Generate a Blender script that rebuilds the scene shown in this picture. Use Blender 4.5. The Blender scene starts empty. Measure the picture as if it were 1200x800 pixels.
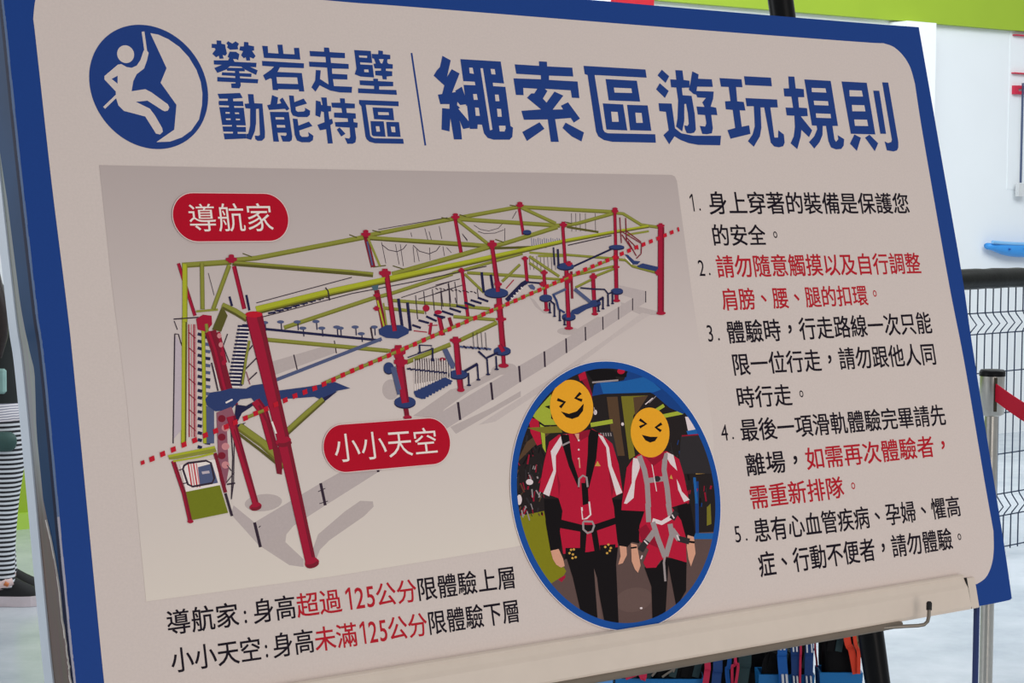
import bpy, math, random
from mathutils import Vector, Matrix

# ------------------------------------------------------------------ camera
F_PX = 2242.0                       # focal length for a 1200 px wide frame
PITCH, ROLL = 0.0703, -0.0043
EYE = Vector((0.0, 0.0, 1.55))
scene = bpy.context.scene
COL = scene.collection

fw = Vector((0, math.cos(PITCH), -math.sin(PITCH)))
rt0 = Vector((1, 0, 0))
dn0 = -rt0.cross(fw)
cr, sr = math.cos(ROLL), math.sin(ROLL)
RT = cr * rt0 + sr * dn0
DN = -sr * rt0 + cr * dn0
cam_data = bpy.data.cameras.new('camera')
cam_data.sensor_width = 36.0
cam_data.lens = F_PX * 36.0 / 1200.0
cam_data.clip_start = 0.05
cam = bpy.data.objects.new('camera', cam_data)
COL.objects.link(cam)
cam.matrix_world = Matrix(((RT.x, -DN.x, -fw.x, EYE.x), (RT.y, -DN.y, -fw.y, EYE.y),
                           (RT.z, -DN.z, -fw.z, EYE.z), (0, 0, 0, 1)))
scene.camera = cam

# ------------------------------------------------------------------ light
scene.view_settings.view_transform = 'Standard'
scene.view_settings.look = 'None'
scene.view_settings.exposure = 0.0
scene.view_settings.gamma = 1.0
scene.view_settings.use_curve_mapping = False

world = bpy.data.worlds.new('daylit hall')
scene.world = world
world.use_nodes = True
bg = world.node_tree.nodes['Background']
bg.inputs[0].default_value = (0.97, 0.98, 1.0, 1)
bg.inputs[1].default_value = 0.50


def area(name, loc, target, size, power, color, size_y=None):
    d = bpy.data.lights.new(name, 'AREA')
    d.energy = power
    d.color = color
    d.shape = 'RECTANGLE'
    d.size = size
    d.size_y = size_y or size
    o = bpy.data.objects.new(name, d)
    COL.objects.link(o)
    o.location = loc
    o.rotation_euler = (Vector(target) - Vector(loc)).to_track_quat('-Z', 'Y').to_euler()
    return o


area('hall_daylight', (3.5, 8.0, 4.6), (3.0, 9.5, 0.6), 6.0, 255, (0.90, 0.96, 1.0), 3.0)
area('wall_daylight', (0.5, 8.0, 4.6), (2.0, 12.0, 1.6), 5.0, 100, (0.95, 0.98, 1.0), 2.0)
area('warm_right_fill', (2.6, -0.4, 1.7), (0.35, 1.95, 1.25), 2.4, 25, (1.0, 0.93, 0.88), 2.0)  # unseen warm fill added at the right to light the sign
area('floor_bounce_fill', (2.1, 0.1, 0.55), (0.45, 2.1, 0.95), 1.0, 7.5, (1.0, 0.90, 0.82), 0.6)  # added low fill standing in for light bounced off the floor
area('left_fill', (-4.2, 3.2, 2.2), (-0.6, 3.0, 1.0), 2.2, 45, (0.93, 0.97, 1.0), 2.4)  # unseen cool fill added to brighten the board's left side


# ------------------------------------------------------------------ helpers
def lin(c):
    c = c / 255.0
    return c / 12.92 if c <= 0.04045 else ((c + 0.055) / 1.055) ** 2.4


MATS = {}


def mat(name, rgb, rough=0.6, metal=0.0, var=0.05, scale=30.0, spec=0.4, gain=1.0, bump=0.0):
    """procedural principled material with a slight noise variation of its colour"""
    if name in MATS:
        return MATS[name]
    m = bpy.data.materials.new(name)
    m.use_nodes = True
    nt = m.node_tree
    b = nt.nodes['Principled BSDF']
    c = [min(1.0, lin(v) * gain) for v in rgb]
    tc = nt.nodes.new('ShaderNodeTexCoord')
    nz = nt.nodes.new('ShaderNodeTexNoise')
    nz.inputs['Scale'].default_value = scale
    nz.inputs['Detail'].default_value = 3
    nt.links.new(tc.outputs['Object'], nz.inputs['Vector'])
    rp = nt.nodes.new('ShaderNodeValToRGB')
    rp.color_ramp.elements[0].position = 0.3
    rp.color_ramp.elements[1].position = 0.7
    rp.color_ramp.elements[0].color = (*[v * (1 - var) for v in c], 1)
    rp.color_ramp.elements[1].color = (*[min(1, v * (1 + var)) for v in c], 1)
    nt.links.new(nz.outputs['Fac'], rp.inputs['Fac'])
    nt.links.new(rp.outputs['Color'], b.inputs['Base Color'])
    b.inputs['Roughness'].default_value = rough
    b.inputs['Metallic'].default_value = metal
    b.inputs['Specular IOR Level'].default_value = spec
    if bump:
        bp = nt.nodes.new('ShaderNodeBump')
        bp.inputs['Strength'].default_value = bump
        bp.inputs['Distance'].default_value = 0.002
        nt.links.new(nz.outputs['Fac'], bp.inputs['Height'])
        nt.links.new(bp.outputs['Normal'], b.inputs['Normal'])
    MATS[name] = m
    return m


class MB:
    """collects shapes and links them as ONE mesh object"""

    def __init__(self):
        self.v, self.f, self.mi, self.mats, self.smooth = [], [], [], [], []

    def m(self, material):
        if material not in self.mats:
            self.mats.append(material)
        return self.mats.index(material)

    def face(self, pts, material, smooth=False):
        i = len(self.v)
        self.v += [tuple(p) for p in pts]
        self.f.append(tuple(range(i, i + len(pts))))
        self.mi.append(self.m(material))
        self.smooth.append(smooth)

    def raw(self, verts, faces, material, smooth=False):
        i = len(self.v)
        self.v += [tuple(p) for p in verts]
        k = self.m(material)
        for f in faces:
            self.f.append(tuple(i + j for j in f))
            self.mi.append(k)
            self.smooth.append(smooth)

    def hexa(self, p, material):
        """p: 4 bottom then 4 top corners"""
        self.raw(p, [(3, 2, 1, 0), (4, 5, 6, 7), (0, 1, 5, 4), (1, 2, 6, 5), (2, 3, 7, 6), (3, 0, 4, 7)], material)

    def box(self, lo, hi, material, bevel=0.0):
        x0, y0, z0 = lo
        x1, y1, z1 = hi
        b = min(bevel, (x1 - x0) / 2.01, (y1 - y0) / 2.01, (z1 - z0) / 2.01)
        if b <= 0:
            self.hexa([(x0, y0, z0), (x1, y0, z0), (x1, y1, z0), (x0, y1, z0),
                       (x0, y0, z1), (x1, y0, z1), (x1, y1, z1), (x0, y1, z1)], material)
            return
        rings = []
        for z, ins in ((z0, b), (z0 + b, 0), (z1 - b, 0), (z1, b)):
            X0, X1, Y0, Y1 = x0 + ins, x1 - ins, y0 + ins, y1 - ins
            rings.append([(X0 + b * (ins == 0), Y0, z), (X1 - b * (ins == 0), Y0, z), (X1, Y0 + b * (ins == 0), z),
                          (X1, Y1 - b * (ins == 0), z), (X1 - b * (ins == 0), Y1, z), (X0 + b * (ins == 0), Y1, z),
                          (X0, Y1 - b * (ins == 0), z), (X0, Y0 + b * (ins == 0), z)])
        vs = [p for r in rings for p in r]
        fs = [tuple(reversed(range(8))), tuple(range(24, 32))]
        for k in range(3):
            for j in range(8):
                a, c = k * 8 + j, k * 8 + (j + 1) % 8
                fs.append((a, c, c + 8, a + 8))
        self.raw(vs, fs, material)

    def tube(self, pts, r, material, n=10, caps=True):
        """round tube along a polyline; r a number or one per point"""
        pts = [Vector(p) for p in pts]
        rs = r if isinstance(r, (list, tuple)) else [r] * len(pts)
        vs, fs = [], []
        prev = None
        for i, p in enumerate(pts):
            a = pts[max(i - 1, 0)]
            c = pts[min(i + 1, len(pts) - 1)]
            t = (c - a).normalized()
            if prev is None:
                up = Vector((0, 0, 1)) if abs(t.z) < 0.9 else Vector((1, 0, 0))
                x = t.cross(up).normalized()
            else:
                x = (prev - t * prev.dot(t)).normalized()
            prev = x
            y = t.cross(x)
            for k in range(n):
                an = 2 * math.pi * k / n
                vs.append(p + (x * math.cos(an) + y * math.sin(an)) * rs[i])
        for i in range(len(pts) - 1):
            for k in range(n):
                a, b = i * n + k, i * n + (k + 1) % n
                fs.append((a, b, b + n, a + n))
        self.raw(vs, fs, material, True)
        if caps:
            self.raw(vs[:n], [tuple(reversed(range(n)))], material)
            self.raw(vs[-n:], [tuple(range(n))], material)

    def lathe(self, prof, center, material, n=28):
        """prof: list of (radius, z)"""
        cx, cy, cz = center
        vs, fs = [], []
        for r, z in prof:
            for k in range(n):
                an = 2 * math.pi * k / n
                vs.append((cx + r * math.cos(an), cy + r * math.sin(an), cz + z))
        for i in range(len(prof) - 1):
            for k in range(n):
                a, b = i * n + k, i * n + (k + 1) % n
                fs.append((a, b, b + n, a + n))
        self.raw(vs, fs, material, True)
        self.raw(vs[:n], [tuple(reversed(range(n)))], material)
        self.raw(vs[-n:], [tuple(range(n))], material)

    def ribbon(self, pts, side, width, thick, material):
        """flat strap along a polyline; side = width direction"""
        side = Vector(side).normalized()
        pts = [Vector(p) for p in pts]
        vs, fs = [], []
        for i, p in enumerate(pts):
            t = (pts[min(i + 1, len(pts) - 1)] - pts[max(i - 1, 0)]).normalized()
            nn = t.cross(side).normalized()
            s = nn.cross(t).normalized()
            for a, b in ((-1, -1), (1, -1), (1, 1), (-1, 1)):
                vs.append(p + s * (a * width / 2) + nn * (b * thick / 2))
        for i in range(len(pts) - 1):
            for k in range(4):
                a, b = i * 4 + k, i * 4 + (k + 1) % 4
                fs.append((a, b, b + 4, a + 4))
        fs += [(3, 2, 1, 0), tuple(range(len(vs) - 4, len(vs)))]
        self.raw(vs, fs, material)

    def build(self, name, parent=None, matrix=None, offset=None):
        me = bpy.data.meshes.new(name)
        vs = self.v
        if offset is not None:
            vs = [(a - offset[0], b - offset[1], c - offset[2]) for a, b, c in vs]
        me.from_pydata(vs, [], self.f)
        for mm in self.mats:
            me.materials.append(mm)
        me.polygons.foreach_set('material_index', self.mi)
        me.polygons.foreach_set('use_smooth', self.smooth)
        me.update()
        o = bpy.data.objects.new(name, me)
        COL.objects.link(o)
        if parent:
            o.parent = parent
        if matrix is not None:
            o.matrix_local = matrix
        return o


def tag(o, label=None, cat=None, group=None, kind=None):
    if label:
        o['label'] = label
    if cat:
        o['category'] = cat
    if group:
        o['group'] = group
    if kind:
        o['kind'] = kind
    return o


def thing(name, loc, label, cat, group=None):
    o = bpy.data.objects.new(name, None)
    o.empty_display_size = 0.1
    COL.objects.link(o)
    o.location = loc
    return tag(o, label, cat, group)


def ray(px, py):
    return (fw + RT * ((px - 600) / F_PX) + DN * ((py - 400) / F_PX))


def at(px, py, Y):
    """world point seen at a photo pixel, at distance Y"""
    d = ray(px, py)
    return EYE + d * (Y / d.y)


def floor_at(px, py):
    d = ray(px, py)
    return EYE + d * (-EYE.z / d.z)


# ------------------------------------------------------------------ the sign's own frame
YAW, LEAN = 0.6274, 0.2355
EX = Vector((math.cos(YAW), math.sin(YAW), 0))
EH = Vector((-math.sin(YAW), math.cos(YAW), 0))
EV = Vector((0, 0, 1)) * math.cos(LEAN) + EH * math.sin(LEAN)
EN = EX.cross(EV)                                   # towards the viewer
SO = EYE + RT * 0.0403 + DN * 0.0074 + fw * 2.0     # sign origin
SIGN_W = Matrix(((EX.x, EV.x, EN.x, SO.x), (EX.y, EV.y, EN.y, SO.y), (EX.z, EV.z, EN.z, SO.z), (0, 0, 0, 1)))


def S(px, py, n=0.0):
    """place on the sign (u, v) where a photo pixel falls, n above the print"""
    d = ray(px, py)
    t = (SO + EN * n - EYE).dot(EN) / d.dot(EN)
    q = EYE + d * t - SO
    return q.dot(EX), q.dot(EV)


def W(u, v, n=0.0):
    return SO + EX * u + EV * v + EN * n


# ------------------------------------------------------------------ structure: floor, back wall
WD = Vector((0.819, 0.574, 0))                       # along the back wall
WN = Vector((0.574, -0.819, 0))                      # out of the wall, to the viewer
WP = floor_at(30, 617)                               # on the wall's foot


def wall_pt(px, py, off=0.0):
    d = ray(px, py)
    t = (WP + WN * off - EYE).dot(WN) / d.dot(WN)
    return EYE + d * t


def wall_box(mb, t0, t1, z0, z1, o0, o1, material):
    p = []
    for z in (z0, z1):
        for t, o in ((t0, o1), (t1, o1), (t1, o0), (t0, o0)):
            q = WP + WD * t + WN * o
            p.append((q.x, q.y, z))
    mb.hexa(p, material)


def wall_tz(px, py, off=0.0):
    q = wall_pt(px, py, off)
    return (q - WP).dot(WD), q.z


def floor_material():
    m = bpy.data.materials.new('polished pale floor')
    m.use_nodes = True
    nt = m.node_tree
    b = nt.nodes['Principled BSDF']
    tc = nt.nodes.new('ShaderNodeTexCoord')
    nz = nt.nodes.new('ShaderNodeTexNoise')
    nz.inputs['Scale'].default_value = 1.6
    nz.inputs['Detail'].default_value = 6
    nz.inputs['Roughness'].default_value = 0.65
    nt.links.new(tc.outputs['Object'], nz.inputs['Vector'])
    rp = nt.nodes.new('ShaderNodeValToRGB')
    rp.color_ramp.elements[0].position = 0.35
    rp.color_ramp.elements[1].position = 0.68
    rp.color_ramp.elements[0].color = (lin(168), lin(178), lin(186), 1)
    rp.color_ramp.elements[1].color = (lin(206), lin(212), lin(218), 1)
    nt.links.new(nz.outputs['Fac'], rp.inputs['Fac'])
    nt.links.new(rp.outputs['Color'], b.inputs['Base Color'])
    b.inputs['Roughness'].default_value = 0.24
    b.inputs['Specular IOR Level'].default_value = 0.6
    bp = nt.nodes.new('ShaderNodeBump')
    bp.inputs['Strength'].default_value = 0.12
    bp.inputs['Distance'].default_value = 0.01
    nt.links.new(nz.outputs['Fac'], bp.inputs['Height'])
    nt.links.new(bp.outputs['Normal'], b.inputs['Normal'])
    return m


mb = MB()
mb.hexa([(-9, -4, -0.05), (14, -4, -0.05), (14, 22, -0.05), (-9, 22, -0.05),
         (-9, -4, 0), (14, -4, 0), (14, 22, 0), (-9, 22, 0)], floor_material())
tag(mb.build('floor'), kind='structure')

M_WALL = mat('white painted wall', (230, 234, 236), 0.7, var=0.02, scale=1.2)
M_LIME = mat('lime green paint', (150, 178, 44), 0.55, var=0.03, scale=2.0)
M_LIMEPALE = mat('pale lime ledge paint', (170, 205, 80), 0.5, var=0.03, scale=2.0)  # lighter green than the dado, for the low ledge
M_WHITE = mat('white gloss paint', (244, 246, 248), 0.45, var=0.01)
mb = MB()
wall_box(mb, -5, 13, 0, 4.2, -0.12, 0, M_WALL)
tag(mb.build('wall_back'), kind='structure')

# lime band running along the top of the wall, lime dado and its ledge low on the left
t1, z1 = wall_tz(1000, 19.5, 0.05)
t2, z2 = wall_tz(1130, -1.0, 0.05)
ta, _ = wall_tz(767, 2, 0.05)
mb = MB()
wall_box(mb, ta, 13, z1, z1 + 0.235, 0.0, 0.05, M_LIME)
tag(mb.build('trim_band'), kind='structure')
mb = MB()
wall_box(mb, -5, 2.2, 0.02, 0.98, 0.0, 0.03, M_LIME)
tag(mb.build('trim_dado'), kind='structure')
mb = MB()
wall_box(mb, -5, 2.2, 0.0, 0.075, 0.0, 0.07, M_LIMEPALE)
tag(mb.build('baseboard_back'), kind='structure')

# ------------------------------------------------------------------ sign materials (print colours)
GAIN = 1.30


def ink(name, rgb, rough=0.5, gain=GAIN):
    m = mat(name, rgb, rough, var=0.025, scale=420.0, spec=0.06, gain=gain)
    return m


PAPER = ink('printed off-white paper', (201, 188, 181), 0.42)
BLUE = ink('printed royal blue', (29, 62, 128), 0.45)
TITLE = ink('printed title blue', (33, 60, 122), 0.5)
BLACK = ink('printed black', (26, 20, 30), 0.5)
REDTXT = ink('printed red lettering', (172, 30, 42), 0.5)
BADGE = ink('printed crimson badge', (172, 14, 38), 0.5)
BADGETXT = ink('printed badge white', (238, 214, 206), 0.5)
Y1 = ink('drawing yellow rail', (164, 168, 44))
Y2 = ink('drawing olive beam', (134, 134, 56))
Y3 = ink('drawing dark olive', (86, 82, 38))
R1 = ink('drawing red post', (156, 26, 52))
R2 = ink('drawing dark red', (120, 28, 44))
RD = ink('drawing red dash', (184, 26, 44))
B1 = ink('drawing blue deck', (46, 60, 104))
B2 = ink('drawing navy', (34, 34, 66))
B3 = ink('drawing grey blue', (78, 86, 118))
K1 = ink('drawing dark line', (52, 40, 52))
G1 = ink('drawing grey shade', (178, 165, 161))
G2 = ink('drawing fence tint', (178, 165, 162))
G3 = ink('drawing lavender panel', (184, 170, 176))
PK = ink('drawing pink net', (196, 130, 132))
MV = ink('drawing mauve panel', (138, 84, 98))
WT = ink('drawing white', (224, 212, 206))
GREENP = ink('drawing green panel', (112, 118, 30))


def picture_material():
    """printed picture ground: its own printed fade from taupe (top) to cream (foot)"""
    m = bpy.data.materials.new('printed picture ground')
    m.use_nodes = True
    nt = m.node_tree
    b = nt.nodes['Principled BSDF']
    tc = nt.nodes.new('ShaderNodeTexCoord')
    sp = nt.nodes.new('ShaderNodeSeparateXYZ')
    nt.links.new(tc.outputs['Object'], sp.inputs[0])
    mr = nt.nodes.new('ShaderNodeMapRange')
    v_top = S(300, 196)[1]
    v_bot = S(300, 690)[1]
    mr.inputs['From Min'].default_value = v_top
    mr.inputs['From Max'].default_value = v_bot
    nt.links.new(sp.outputs['Y'], mr.inputs['Value'])
    rp = nt.nodes.new('ShaderNodeValToRGB')
    e = rp.color_ramp.elements
    stops = [(0.0, (176, 163, 159)), (0.2, (186, 173, 168)), (0.5, (200, 187, 181)), (0.78, (205, 193, 185)),
             (1.0, (212, 201, 189))]
    e[0].position, e[1].position = 0.0, 1.0
    for p, c in stops[1:-1]:
        e.new(p)
    for i, (p, c) in enumerate(stops):
        e[i].position = p
        e[i].color = (*[lin(v) * GAIN for v in c], 1)
    nt.links.new(mr.outputs['Result'], rp.inputs['Fac'])
    nt.links.new(rp.outputs['Color'], b.inputs['Base Color'])
    b.inputs['Roughness'].default_value = 0.5
    b.inputs['Specular IOR Level'].default_value = 0.06
    return m


# ------------------------------------------------------------------ flat artwork
STEP = 1.2e-6


SHADED = {}          # drawn tubes: main ink -> (edge ink, shift of the main ink, its share of the width)


class Art(MB):
    """printed artwork on the sign; outlines are measured on the photo and brought to the sign's plane"""

    def __init__(self, n0):
        super().__init__()
        self.n = n0
        self.ox, self.oy, self.sc = 0.0, 0.0, 1.0
        self.clip = None

    def use(self, ox=0.0, oy=0.0, sc=1.0):
        self.ox, self.oy, self.sc = ox, oy, sc
        return self

    def P(self, x, y):
        return self.ox + x / self.sc, self.oy + y / self.sc

    def _add(self, pts, material):
        """pts in photo pixels"""
        if self.clip:
            pts = clip_poly(pts, self.clip)
            if len(pts) < 3:
                return
        a = sum(pts[i][0] * pts[(i + 1) % len(pts)][1] - pts[(i + 1) % len(pts)][0] * pts[i][1] for i in range(len(pts)))
        if a > 0:
            pts = pts[::-1]
        self.face([(*S(*p), self.n) for p in pts], material)

    def poly(self, pts, material):
        self.n += STEP
        self._add([self.P(*p) for p in pts], material)

    def line(self, pts, w, material, taper=None):
        """w (photo px) wide strip along pts"""
        q = [Vector(self.P(*p)) for p in pts]
        n = len(q)
        if material in SHADED:
            dark, sx, sy, kw = SHADED[material]
            wm = max(w) if isinstance(w, list) else w
            if wm >= 3.0:
                sub = self.sc
                self.line(pts, w, dark, taper)
                pts = [(x + sx * wm * sub, y + sy * wm * sub) for x, y in pts]
                q = [Vector(self.P(*p)) for p in pts]
                w = [v * kw for v in w] if isinstance(w, list) else w * kw
                taper = taper * kw if taper is not None else None
        ws = [w + ((taper if taper is not None else w) - w) * i / (n - 1) for i in range(n)] if not isinstance(w, list) else w
        L, R = [], []
        for i in range(n):
            d = (q[min(i + 1, n - 1)] - q[max(i - 1, 0)])
            d = d.normalized() if d.length else Vector((1, 0))
            k = Vector((-d.y, d.x)) * ws[i] / 2
            L.append(tuple(q[i] + k))
            R.append(tuple(q[i] - k))
        self.n += STEP
        for i in range(n - 1):
            self._add([L[i], L[i + 1], R[i + 1], R[i]], material)

    def ell(self, cx, cy, rx, ry, material, rot=0.0, n=28):
        """centre in crop units, radii in photo px"""
        c = self.P(cx, cy)
        cs, sn = math.cos(rot), math.sin(rot)
        self.n += STEP
        self._add([(c[0] + rx * math.cos(a) * cs - ry * math.sin(a) * sn,
                    c[1] + rx * math.cos(a) * sn + ry * math.sin(a) * cs)
                   for a in (2 * math.pi * k / n for k in range(n))], material)

    def plane_poly(self, pts, material):
        self.n += STEP
        self.face([(u, v, self.n) for u, v in pts], material)


def clip_poly(sub, clip):
    """Sutherland-Hodgman against a convex outline"""
    out = list(sub)
    n = len(clip)
    area2 = sum(clip[i][0] * clip[(i + 1) % n][1] - clip[(i + 1) % n][0] * clip[i][1] for i in range(n))
    sgn = 1 if area2 > 0 else -1
    for i in range(n):
        a, b = clip[i], clip[(i + 1) % n]

        def side(p):
            return sgn * ((b[0] - a[0]) * (p[1] - a[1]) - (b[1] - a[1]) * (p[0] - a[0]))
        src, out = out, []
        for j in range(len(src)):
            p, q = src[j], src[(j + 1) % len(src)]
            sp_, sq = side(p), side(q)
            if sp_ >= 0:
                out.append(p)
            if (sp_ >= 0) != (sq >= 0):
                t = sp_ / (sp_ - sq)
                out.append((p[0] + (q[0] - p[0]) * t, p[1] + (q[1] - p[1]) * t))
        if not out:
            return []
    return out


def to_px(p):
    q = Vector(p) - EYE
    z = q.dot(fw)
    return 600 + F_PX * q.dot(RT) / z, 400 + F_PX * q.dot(DN) / z


# ------------------------------------------------------------------ lettering from the built-in typeface
GLYPHS = {'1': ([(.30, 0), (.385, 0), (.385, .73), (.31, .73), (.13, .61), (.13, .52), (.30, .63)], [(0, 1, 2, 3, 4, 5, 6)])}
_tc = bpy.data.curves.new('lettering', 'FONT')
_tc.size = 1.0
_tc.resolution_u = 3
_to = bpy.data.objects.new('lettering', _tc)
COL.objects.link(_to)


def glyph(ch):
    if ch not in GLYPHS:
        _tc.body = ch
        bpy.context.view_layer.update()
        dg = bpy.context.evaluated_depsgraph_get()
        me = bpy.data.meshes.new_from_object(_to.evaluated_get(dg))
        vs = [(v.co.x, v.co.y) for v in me.vertices]
        fs = [tuple(p.vertices) for p in me.polygons]
        GLYPHS[ch] = (vs, fs)
        bpy.data.meshes.remove(me)
    return GLYPHS[ch]


CENTRED = '。，、'
HALF = '0123456789:.'


def text_line(mb, n, runs, bl, br, ytl, ytr, bold=0.0, boldy=None, squeeze=1.0):
    """runs: [(string, material)], fitted between the ink's left/right feet bl, br and its tops at ytl, ytr (photo px)"""
    uv00 = S(*bl)
    uv10 = S(*br)
    v01 = S(bl[0] - 0.14 * (bl[1] - ytl), ytl)[1]
    v11 = S(br[0] - 0.14 * (br[1] - ytr), ytr)[1]
    chars = [(c, m) for s, m in runs for c in s]
    adv = []
    x = 0.0
    for c, m in chars:
        a = 0.55 if c in HALF else 1.0
        adv.append((c, m, x, a))
        x += a
    first, last = adv[0], adv[-1]
    lo, hi = 0.045, x - 0.045
    if first[0] in HALF:
        lo = 0.06
    if last[0] in HALF:
        hi = x - 0.06
    y0, y1 = -0.075, 0.84

    def place(gx, gy):
        s = (gx - lo) / (hi - lo)
        t = (gy - y0) / (y1 - y0)
        u = uv00[0] + (uv10[0] - uv00[0]) * s
        v = (uv00[1] + (uv10[1] - uv00[1]) * s) * (1 - t) + (v01 + (v11 - v01) * s) * t
        return u, v
    ky = bold if boldy is None else boldy
    shifts = [(0, 0)]
    if bold:
        shifts += [(bold * math.cos(k * math.pi / 4), ky * math.sin(k * math.pi / 4)) for k in range(8)]
        shifts += [(sx * bold, sy * ky) for sx in (-1, 1) for sy in (-1, 1)]
    for c, m, x0, a in adv:
        vs, fs = glyph(c)
        xs = [p[0] for p in vs]
        ys = [p[1] for p in vs]
        cx = (min(xs) + max(xs)) / 2
        cy = (min(ys) + max(ys)) / 2
        dx = dy = 0.0
        kx = 1.0
        kyy = 1.0
        if c in CENTRED:
            dx, dy = 0.5 - cx, 0.38 - cy
        elif c in HALF:
            dx = a / 2 - cx
            if c in '0123456789':
                kyy = 0.86 / 0.73
                dy = y0 + 0.03
        k = 0
        for sx, sy in shifts:
            k += 1
            mb.raw([(*place(x0 + (p[0] - cx) * kx + cx + dx + sx, p[1] * kyy + dy + sy), n + k * 4e-7) for p in vs], fs, m)


# ================================================================== THE RULES SIGN
uL, uR = -0.5562, 0.6525
vT, vB = 0.3871, -0.3384
DEPTH = 0.066
base = Vector((W(0.05, 0).x, W(0.05, 0).y, 0.0)) + EH * 0.02
sign = thing('information_sign', base,
             'large leaning blue bordered sign of rope course rules with diagram and oval photo', 'sign')
LOC = Matrix.Translation(-base) @ SIGN_W


def sign_part(mb, name, parent=sign, label=None):
    o = mb.build(name)
    o.parent = parent
    o.matrix_local = LOC if parent is sign else Matrix.Identity(4)
    if label:
        o['label'] = label
    return o


def bow(pts, k=10):
    """smooth curve through measured photo points (Catmull-Rom)"""
    out = []
    for i in range(len(pts) - 1):
        p0, p1, p2, p3 = pts[max(i - 1, 0)], pts[i], pts[i + 1], pts[min(i + 2, len(pts) - 1)]
        for j in range(k):
            t = j / k
            out.append(tuple(0.5 * ((2 * p1[a]) + (-p0[a] + p2[a]) * t + (2 * p0[a] - 5 * p1[a] + 4 * p2[a] - p3[a]) * t * t
                                    + (-p0[a] + 3 * p1[a] - 3 * p2[a] + p3[a]) * t ** 3) for a in (0, 1)))
    out.append(pts[-1])
    return out


# outline of the board as measured (it bows a little)
def vcorner(u, v):
    return to_px(W(u, v))


tl = vcorner(uL - 0.0008, vT)
bl = vcorner(uL + 0.0005, vB)
left_edge = [tl, (3.6, 0), (8.0, 40), (23.0, 185), (42.8, 360), (53.0, 437), (80.5, 725), (88.5, 800), bl]
right_edge = [(1185.8, 701), (1177, 640), (1157, 515), (1138.7, 400), (1127, 320), (1102.5, 180), (1076.7, 31.8)]
top_edge = [(1076.7, 31.8), (1000, 26), (800, 9.3), (600, -8.5), (400, -27), tl]
bottom_edge = [bl, vcorner(-0.2, vB), vcorner(0.2, vB), (1147.5, 710), (1185.8, 701)]
outline = [S(*p) for p in bow(left_edge)][:-1] + [S(*p) for p in bow(bottom_edge)][:-1] + \
          [S(*p) for p in bow(right_edge)][:-1] + [S(*p) for p in bow(top_edge)][:-1]

M_BACK = mat('white painted rear board', (214, 224, 236), 0.5, var=0.03)
M_CORE = mat('worn board core', (128, 116, 108), 0.8, var=0.18, scale=14)


def core_material():
    """side of the board: pale wrinkled backing above, bare brown core towards the foot"""
    m = bpy.data.materials.new('worn side of the board')
    m.use_nodes = True
    nt = m.node_tree
    b = nt.nodes['Principled BSDF']
    tc = nt.nodes.new('ShaderNodeTexCoord')
    mp = nt.nodes.new('ShaderNodeMapping')
    mp.inputs['Scale'].default_value = (60, 9, 160)
    nz = nt.nodes.new('ShaderNodeTexNoise')
    nz.inputs['Scale'].default_value = 1.0
    nz.inputs['Detail'].default_value = 4
    sp = nt.nodes.new('ShaderNodeSeparateXYZ')
    nt.links.new(tc.outputs['Object'], mp.inputs['Vector'])
    nt.links.new(mp.outputs['Vector'], nz.inputs['Vector'])
    nt.links.new(tc.outputs['Object'], sp.inputs[0])
    ad = nt.nodes.new('ShaderNodeMath')
    ad.operation = 'MULTIPLY_ADD'
    ad.inputs[1].default_value = 0.10
    nt.links.new(nz.outputs['Fac'], ad.inputs[0])
    nt.links.new(sp.outputs['Y'], ad.inputs[2])
    mr = nt.nodes.new('ShaderNodeMapRange')
    mr.inputs['From Min'].default_value = -0.085
    mr.inputs['From Max'].default_value = -0.02
    nt.links.new(ad.outputs[0], mr.inputs['Value'])
    rp = nt.nodes.new('ShaderNodeValToRGB')
    rp.color_ramp.elements[0].color = (lin(120), lin(104), lin(96), 1)
    rp.color_ramp.elements[1].color = (lin(170), lin(174), lin(172), 1)
    nt.links.new(mr.outputs['Result'], rp.inputs['Fac'])
    mx = nt.nodes.new('ShaderNodeMix')
    mx.data_type = 'RGBA'
    mx.blend_type = 'MULTIPLY'
    mx.inputs[0].default_value = 0.35
    nt.links.new(rp.outputs['Color'], mx.inputs[6])
    nt.links.new(nz.outputs['Color'], mx.inputs[7])
    nt.links.new(mx.outputs[2], b.inputs['Base Color'])
    b.inputs['Roughness'].default_value = 0.7
    return m


M_WRAP = core_material()
mb = MB()
n = len(outline)
mb.face([(u, v, 0) for u, v in outline], BLUE)
mb.face([(u, v, -DEPTH) for u, v in outline[::-1]], M_BACK)
for i in range(n):
    a, b = outline[i], outline[(i + 1) % n]
    mb.face([(*a, 0), (*a, -DEPTH), (*b, -DEPTH), (*b, 0)], M_CORE if a[0] > uL + .1 else M_WRAP)
board = sign_part(mb, 'board')

# pale rim at the back of the board's left side
mb = MB()
q = [S(*p) for p in bow(left_edge, 14)]
for i in range(len(q) - 1):
    a, b = q[i], q[i + 1]
    w0 = 0.0015
    mb.hexa([(a[0] - w0, a[1], -DEPTH), (b[0] - w0, b[1], -DEPTH), (b[0] + .001, b[1], -DEPTH), (a[0] + .001, a[1], -DEPTH),
             (a[0] - w0, a[1], -DEPTH + .019), (b[0] - w0, b[1], -DEPTH + .019), (b[0] + .001, b[1], -DEPTH + .019),
             (a[0] + .001, a[1], -DEPTH + .019)], M_BACK)
sign_part(mb, 'rear_rim', label='pale rear rim of the board side')

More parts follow.
